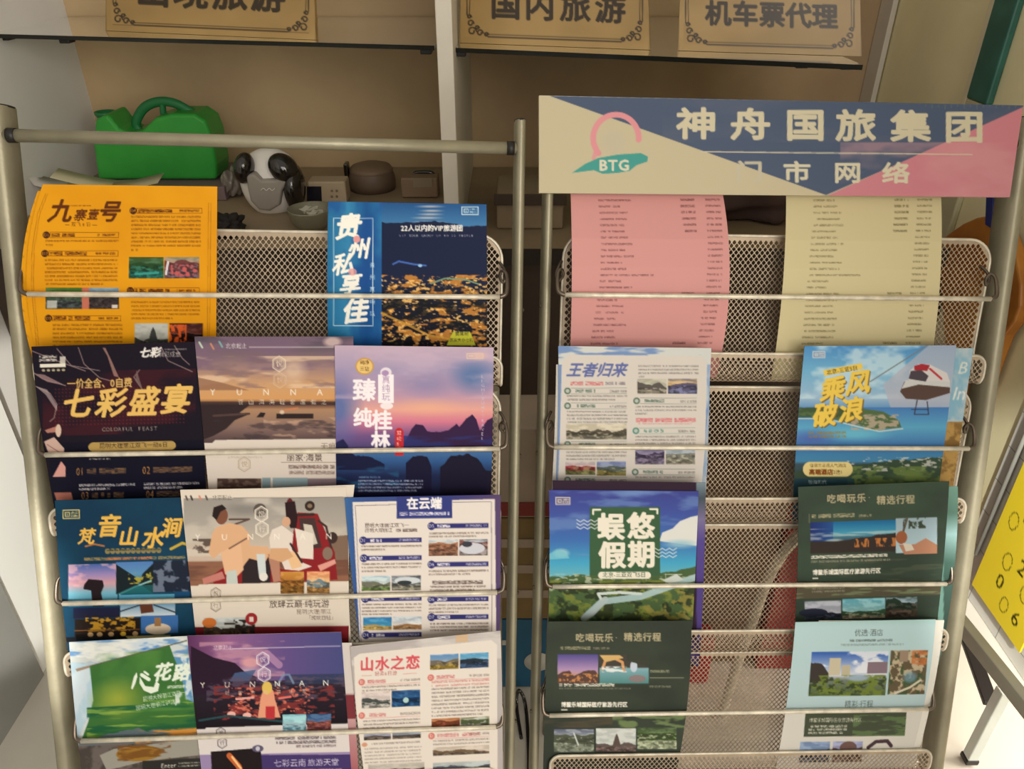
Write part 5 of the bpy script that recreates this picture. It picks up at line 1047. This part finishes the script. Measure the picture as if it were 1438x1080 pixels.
c.n(755, 865, 980, 1130, (48, 54, 48), 100, 60, .5, .3, .7).t('吃喝玩乐', 808, 890, 12.6, Ti, 1, step=13.6).t('·', 864, 890, 12, Ti, 1).t('精选行程', 876, 889, 12.6, Ti, 1, step=13.3).mt(787, 908, 829, 1, 5.4, Ti, .8, .8).mt(833, 909, 856, 1, 4.5, (140, 130, 110), .8, .7)
c.g(783, 919, 840, 960, [(919, (84, 76, 140)), (940, (170, 140, 180)), (948, (190, 150, 150)), (960, (60, 50, 50))]).m([(783, 948), (790, 944), (800, 942), (806, 950), (820, 942), (836, 942), (840, 948)], 960, (90, 66, 60), 1).n(785, 946, 840, 958, (190, 130, 80), 4, 4, .58, .08)
c.r(842, 919, 911, 960, (70, 66, 60)).g(842, 938, 911, 960, [(938, (130, 170, 180)), (960, (80, 130, 130))]).l([(846, 940), (850, 928), (862, 924), (874, 930), (876, 942)], 4, (206, 150, 100)).p([(842, 920), (870, 920), (876, 924), (850, 930)], (206, 170, 110)).n(845, 936, 880, 944, (220, 224, 224), 8, 4, .5, .1).e(890, 936, 5, 8, (190, 200, 214)).e(895, 953, 12, 5, (150, 110, 110), .7).p([(880, 919), (911, 919), (911, 936), (880, 928)], (60, 64, 54))
c.mt(913, 941, 940, 1, 6, (150, 150, 120), .8, .6).l([(913, 952), (960, 952)], 1.4, (150, 150, 120), .7).mt(912, 963, 942, 1, 5, (150, 150, 120), .7)
c.mt(785, 960, 863, 1, 5.2, (220, 214, 200), 1, .8, adv=5).mt(785, 966, 886, 1, 4, (130, 126, 108), .8).t('博鳌乐城国际医疗旅游先行区', 788, 986, 7.8, (232, 226, 214), 2, sx=.92).r(788, 996, 797, 997.5, (220, 216, 200))
c.n(860, 1004, 980, 1022, (120, 140, 90), 30, 8, .5, .12, .8).n(760, 1008, 860, 1022, (84, 74, 60), 60, 8, .5, .2, .8)
c.ph(778, 1024, 834, 1056, (90, 96, 120), (150, 156, 160), (80, 86, 70), (130, 136, 120), .35).l([(806, 1030), (812, 1046)], 2, (200, 206, 206)).ph(837, 1023, 893, 1055, (186, 190, 186), (176, 180, 176), (96, 84, 80), (100, 80, 76), .8).p([(860, 1048), (864, 1034), (866, 1030), (868, 1034), (872, 1048)], (90, 76, 70)).ph(895, 1022, 950, 1052, (60, 76, 50), (90, 110, 70), (60, 80, 44), (150, 160, 130), .3).mt(790, 1060, 815, 1, 4, Ti, .6).mt(842, 1059, 878, 1, 4, Ti, .6).mt(893, 1057, 940, 1, 4, Ti, .6)
leaf('brochure', c, ((770, 873), (971, 872), (942, 1118), (762, 1118)), 'R', 3, 'dark green brochure with a purple resort photo, left end of the fourth row', None, .0022, (-1, 8), 'brochure', (58, 66, 56))

# --- U pale cyan hotel brochure
c = Cv(1075, 860, 1330, 1120, (172, 202, 204), k=-.01, kx=-.08)
c.g(1075, 860, 1330, 1002, [(860, (150, 190, 186)), (880, (178, 206, 210)), (1002, (176, 198, 202))]).t('优选·酒店', 1192, 884, 10.5, (84, 96, 96), 0, sx=.9).mt(1186, 898, 1246, 1, 5, (90, 104, 104), .8, .7).mt(1174, 904, 1262, 1, 5, (110, 124, 124), .6, .6)
c.g(1134, 915, 1242, 977, [(915, (50, 90, 170)), (935, (150, 170, 206)), (948, (206, 210, 220)), (955, (110, 120, 110)), (977, (80, 96, 50))]).n(1134, 915, 1242, 945, (226, 228, 234), 26, 12, .52, .1, .9).m([(1134, 930), (1150, 932), (1160, 945)], 958, (60, 54, 50), 2).r(1160, 924, 1176, 948, (196, 186, 160)).r(1178, 934, 1190, 948, (186, 176, 150)).r(1214, 930, 1242, 946, (130, 110, 120))
c.n(1134, 948, 1242, 977, (110, 126, 50), 10, 5, .5, .1, .9).n(1134, 950, 1242, 977, (44, 56, 34), 8, 4, .58, .08, .8).e(1202, 952, 18, 6, (150, 170, 190), .9, .4)
c.r(1245, 914, 1297, 976, (96, 84, 64)).n(1245, 914, 1297, 976, (196, 180, 150), 8, 8, .53, .08, .9).n(1245, 914, 1297, 976, (60, 80, 50), 9, 9, .6, .08, .9).e(1275, 952, 12, 10, (110, 150, 170), .7, .5).n(1275, 914, 1297, 935, (190, 110, 60), 14, 5, .5, .1, .8).r(1258, 914, 1270, 930, (150, 130, 110)).l([(1256, 974), (1276, 966), (1290, 956)], 3, (206, 200, 176))
c.t('精彩·行程', 1186, 984, 10.5, (84, 96, 96), 0, sx=.9).r(1075, 1000, 1330, 1120, (208, 204, 196)).r(1132, 1001, 1274, 1034, (66, 74, 58)).n(1200, 1004, 1274, 1034, (96, 120, 76), 30, 6, .55, .1, .8).t('博鳌乐城国际医疗旅游先行区', 1138, 1008, 6.6, (220, 216, 200), 1, sx=.86).mt(1138, 1018, 1192, 3, 4.6, (206, 204, 190), .9, .7, .9)
c.ph(1128, 1041, 1170, 1070, (110, 130, 170), (130, 150, 180), (60, 70, 90), (70, 80, 96), .5).ph(1174, 1041, 1216, 1070, (140, 150, 190), (150, 150, 180), (100, 80, 80), (110, 90, 84), .4).e(1196, 1050, 12, 9, (110, 84, 80)).l([(1224, 1050), (1234, 1042), (1250, 1041), (1256, 1048)], 5, (70, 50, 60))
leaf('brochure', c, ((1117, 874), (1314, 870), (1266, 1106), (1083, 1112)), 'R', 3, 'pale cyan hotel brochure, right end of the fourth row', None, .0022, (4, 8), 'brochure', (190, 206, 206))
leaf('brochure', Cv(1130, 860, 1340, 1120, (222, 218, 208)), ((1150, 872), (1326, 871), (1276, 1104), (1120, 1106)), 'R', 3, 'white brochure peeking out to the right behind the pale cyan hotel brochure', None, .0006, (0, 6), 'brochure', (220, 216, 206), res=4)

# ------------------------------------------------------------------ the sign board on the right rack
BG = (192, 180, 150)
c = Cv(750, 130, 1445, 282, BG, k=.0)
c.n(750, 130, 1445, 282, (180, 168, 144), 160, 60, .5, .3, .6)
Nb = (76, 88, 112); Pn = (198, 126, 136)
c.p([(770, 134), (1442, 147), (1442, 151), (1160, 274)], Nb).n(930, 140, 1430, 200, (92, 98, 116), 120, 40, .55, .3, .5).p([(1442, 148), (1425, 282), (1148, 282), (1166, 273)], Pn)
c.n(1180, 200, 1440, 280, (208, 150, 154), 90, 40, .5, .3, .5)
c.p([(750, 130), (772, 135), (1160, 274), (1150, 284), (750, 284)], BG)
# ring and leaf
a_ = [(865 + 32 * math.cos(t), 194 + 33 * math.sin(t)) for t in [math.radians(d) for d in range(140, 372, 8)]]
c.l(a_, 8, (214, 142, 148)).l([(838, 208), (834, 222)], 6, (214, 142, 148), .8).e(862, 200, 22, 22, (186, 176, 156), .5, .5)
c.p([(803, 243), (822, 230), (840, 222), (868, 217), (900, 215), (910, 220), (909, 227), (894, 232), (884, 240), (866, 243), (846, 244), (834, 239), (818, 241)], (70, 150, 142)).t('BTG', 841, 222, 21, (214, 206, 184), 2, sx=1.02)
Lt = (202, 192, 164)
for i, (ch, x) in enumerate(zip('神舟国旅集团', (949, 1025, 1102, 1173, 1250, 1325))):
    c.t(ch, x, 153 + i * .9, 46, Lt, 2, sx=1.26)
for i, (ch, x) in enumerate(zip('门市网络', (1032, 1099, 1170, 1238))): c.t(ch, x, 227 + i * .7, 31, (206, 198, 172) if i else (190, 182, 160), 2, sx=1.3)
c.l([(984, 213), (1365, 217)], 1.6, (200, 190, 166)).l([(752, 133), (1438, 146)], 2, (206, 200, 180))
for x in range(1300, 1436, 9): c.l([(x, 147), (x, 149 + (x * 7 % 5))], 1.5, (110, 116, 96), .6)
o = sheet('header_sign', c, ((757, 134), (1437, 148), (1418, 277), (757, 271)), lambda X, Y: RR.hit(X, Y, .024), (206, 198, 176), .012, res=1.3, m=print_mat('printed_board', .5), smooth=False)
o.parent = rackR; o.matrix_parent_inverse = Matrix.Translation(-rackR.location); o['label'] = 'blue, pink and beige header sign board with characters'

# ------------------------------------------------------------------ gilt plaques on the glass shelves
def plaque(txt, xs, y, size, quad, base, label, dk=(52, 40, 26)):
    (bl, br) = base
    A = hZ(*bl, SZ + .0015); B = hZ(*br, SZ + .0015); A = A + (0, .008, 0); B = B + (0, .008, 0)
    n = np.cross(B - A, (0, .10, 1.)); n /= np.linalg.norm(n)
    x0 = min(q[0] for q in quad); x1 = max(q[0] for q in quad); y0 = min(q[1] for q in quad); yb = (bl[1] + br[1]) / 2; k = (br[1] - bl[1]) / (br[0] - bl[0])
    c = Cv(x0, y0, x1, yb + 8, (176, 144, 90), k=k)
    c.n(x0, y0, x1, yb + 8, (152, 122, 72), 120, 90, .5, .4, .8)
    fx0, fx1, fy0, fy1 = x0 + 10, x1 - 10, y0 + 12, yb - 9
    c.fr(x0, y0, x1, yb + 8, 1.5, (120, 96, 56)).fr(fx0, fy0, fx1, fy1, 1.6, dk).fr(fx0 + 4, fy0 + 4, fx1 - 4, fy1 - 4, .9, dk)
    for sx_, sy_, cx_, cy_ in ((1, -1, fx0, fy1), (-1, -1, fx1, fy1), (1, 1, fx0, fy0), (-1, 1, fx1, fy0)):
        c.p([(cx_ - sx_ * 2, cy_), (cx_ + sx_ * 30, cy_), (cx_ + sx_ * 4, cy_ + sy_ * 30), (cx_ - sx_ * 2, cy_ + sy_ * 30)], (166, 134, 82))
        for r_, ox, oy in ((6, 8, 8), (4.5, 19, 6), (4.5, 6, 19), (3, 28, 4), (3, 4, 28), (3, 15, 13)):
            P = [(cx_ + sx_ * (ox + r_ * math.cos(t) * (1 - t / 12)), cy_ + sy_ * (oy + r_ * math.sin(t) * (1 - t / 12))) for t in [i * .5 for i in range(14)]]; c.l(P, 2, dk)
    for ch, x in zip(txt, xs): c.t(ch, x, y, size, dk, 2, sx=1.0)
    o = sheet('plaque', c, quad, lambda X, Y: hit(X, Y, A, n), (150, 116, 60), .008, res=1.3, m=print_mat('gilt_plate', .35, .5), smooth=False)
    tag(o, label, 'plaque', 'gilt plaques')
    # easel back that carries it
    m = (A + B) / 2; f = MB(); f.tube([m + (0, .012, .10), m + (0, .075, .002)], .004); f.build('stand', brown, o)
    return o
plaque('出境旅游', (190, 243, 298, 351), -33, 50, ((151, -170), (434, -158), (444, 56), (148, 43)), ((148, 43), (444, 56)), 'gilt plaque on the left glass shelf')
plaque('国内旅游', (688, 736, 786, 835), -11, 44, ((652, -150), (905, -140), (913, 70), (645, 60)), ((645, 60), (913, 70)), 'gilt plaque on the right glass shelf, nearest the divider')
plaque('机车票代理', (990, 1028, 1066, 1103, 1140), 4, 37, ((960, -120), (1205, -110), (1210, 79), (952, 71)), ((952, 71), (1210, 79)), 'gilt plaque on the right glass shelf, nearest the right wall')

# ------------------------------------------------------------------ yellow hand-written sheet on the right wall
L_ = hX(1364, 822, XR - .02); B_ = hX(1432, 915, XR - .02); Wm = abs(L_[1] - B_[1]) * 1000; Hm = 340.
zb = (L_[2] + B_[2]) / 2
c = Cv(0, 0, Wm, Hm, (255, 228, 56))
pen = (60, 56, 20)
def scr(P, w=2.): c.l(P, w, pen, .85)
for (x, y, s_) in ((Wm * .45, 60, 1.), (Wm * .2, 150, 1.), (Wm * .62, 150, 1.1), (Wm * .35, 225, 1.), (Wm * .75, 240, 1.), (Wm * .55, 300, .9)):
    scr([(x + 12 * s_ * math.cos(t), y + 18 * s_ * math.sin(t)) for t in [i * .6 for i in range(11)]])
for i, (x, y, ch) in enumerate(((Wm * .62, 40, '8'), (Wm * .3, 95, '国'), (Wm * .72, 95, '0'), (Wm * .45, 130, '8'), (Wm * .5, 185, '2'), (Wm * .75, 190, '3'), (Wm * .3, 250, '0'), (Wm * .7, 275, '6'))): c.t(ch, x, y, 44, pen, 0)
o = sheet('yellow_notice', c, ((0, 0), (Wm, 0), (Wm, Hm), (0, Hm)), lambda X, Y: np.stack([np.full_like(X, XR - .02), L_[1] - X / 1000., zb + (Hm - Y) / 1000.], -1), (226, 196, 40), .003, res=2.5, smooth=False)
tag(o, 'yellow hand-written notice sheet on the tiled right wall', 'notice')
# ------------------------------------------------------------------ light: daylight from the shop front behind the photographer
w = bpy.data.worlds.new('w'); scn.world = w; w.use_nodes = True
bg = w.node_tree.nodes['Background']; bg.inputs[0].default_value = (1.0, .95, .87, 1); bg.inputs[1].default_value = .56
def area(name, loc, tgt, size, energy, c=(1, .95, .86)):
    L = bpy.data.lights.new(name, 'AREA'); L.shape = 'RECTANGLE'; L.size, L.size_y = size; L.energy = energy; L.color = c
    o = bpy.data.objects.new(name, L); col.objects.link(o); o.location = loc
    o.rotation_euler = (Vector(tgt) - Vector(loc)).to_track_quat('-Z', 'Y').to_euler(); return o
area('shop_front_window', (.8, -2.1, 2.1), (-.1, 1.2, 1.0), (2.0, 1.8), 50)
area('side_window', (1.7, -1.1, 1.5), (-1.1, 1.25, .7), (1.2, 1.6), 42)
area('door_light', (1.45, .9, .42), (.95, .95, 0), (.4, .5), 9)
def spot(name, loc, tgt, ang, energy, c=(1, .97, .9), blend=.05, size=.005):
    L = bpy.data.lights.new(name, 'SPOT'); L.energy = energy; L.spot_size = math.radians(ang); L.spot_blend = blend; L.color = c; L.shadow_soft_size = size
    o = bpy.data.objects.new(name, L); col.objects.link(o); o.location = loc
    o.rotation_euler = (Vector(tgt) - Vector(loc)).to_track_quat('-Z', 'Y').to_euler(); return o
spot('left_strip_fill', (-.1, -1.6, 1.8), (-1.1, 1.29, .42), 13, 800, blend=.25, size=.03)  # spot added to brighten the white strip on the left wall
spot('sun_patch_right', (.1, -1.2, 2.2), (.95, .90, .60), 12.5, 520, blend=.35, size=.05)
scn.view_settings.view_transform = 'Standard'; scn.view_settings.look = 'None'
scn.view_settings.exposure = 0; scn.view_settings.gamma = 1; scn.view_settings.use_curve_mapping = False
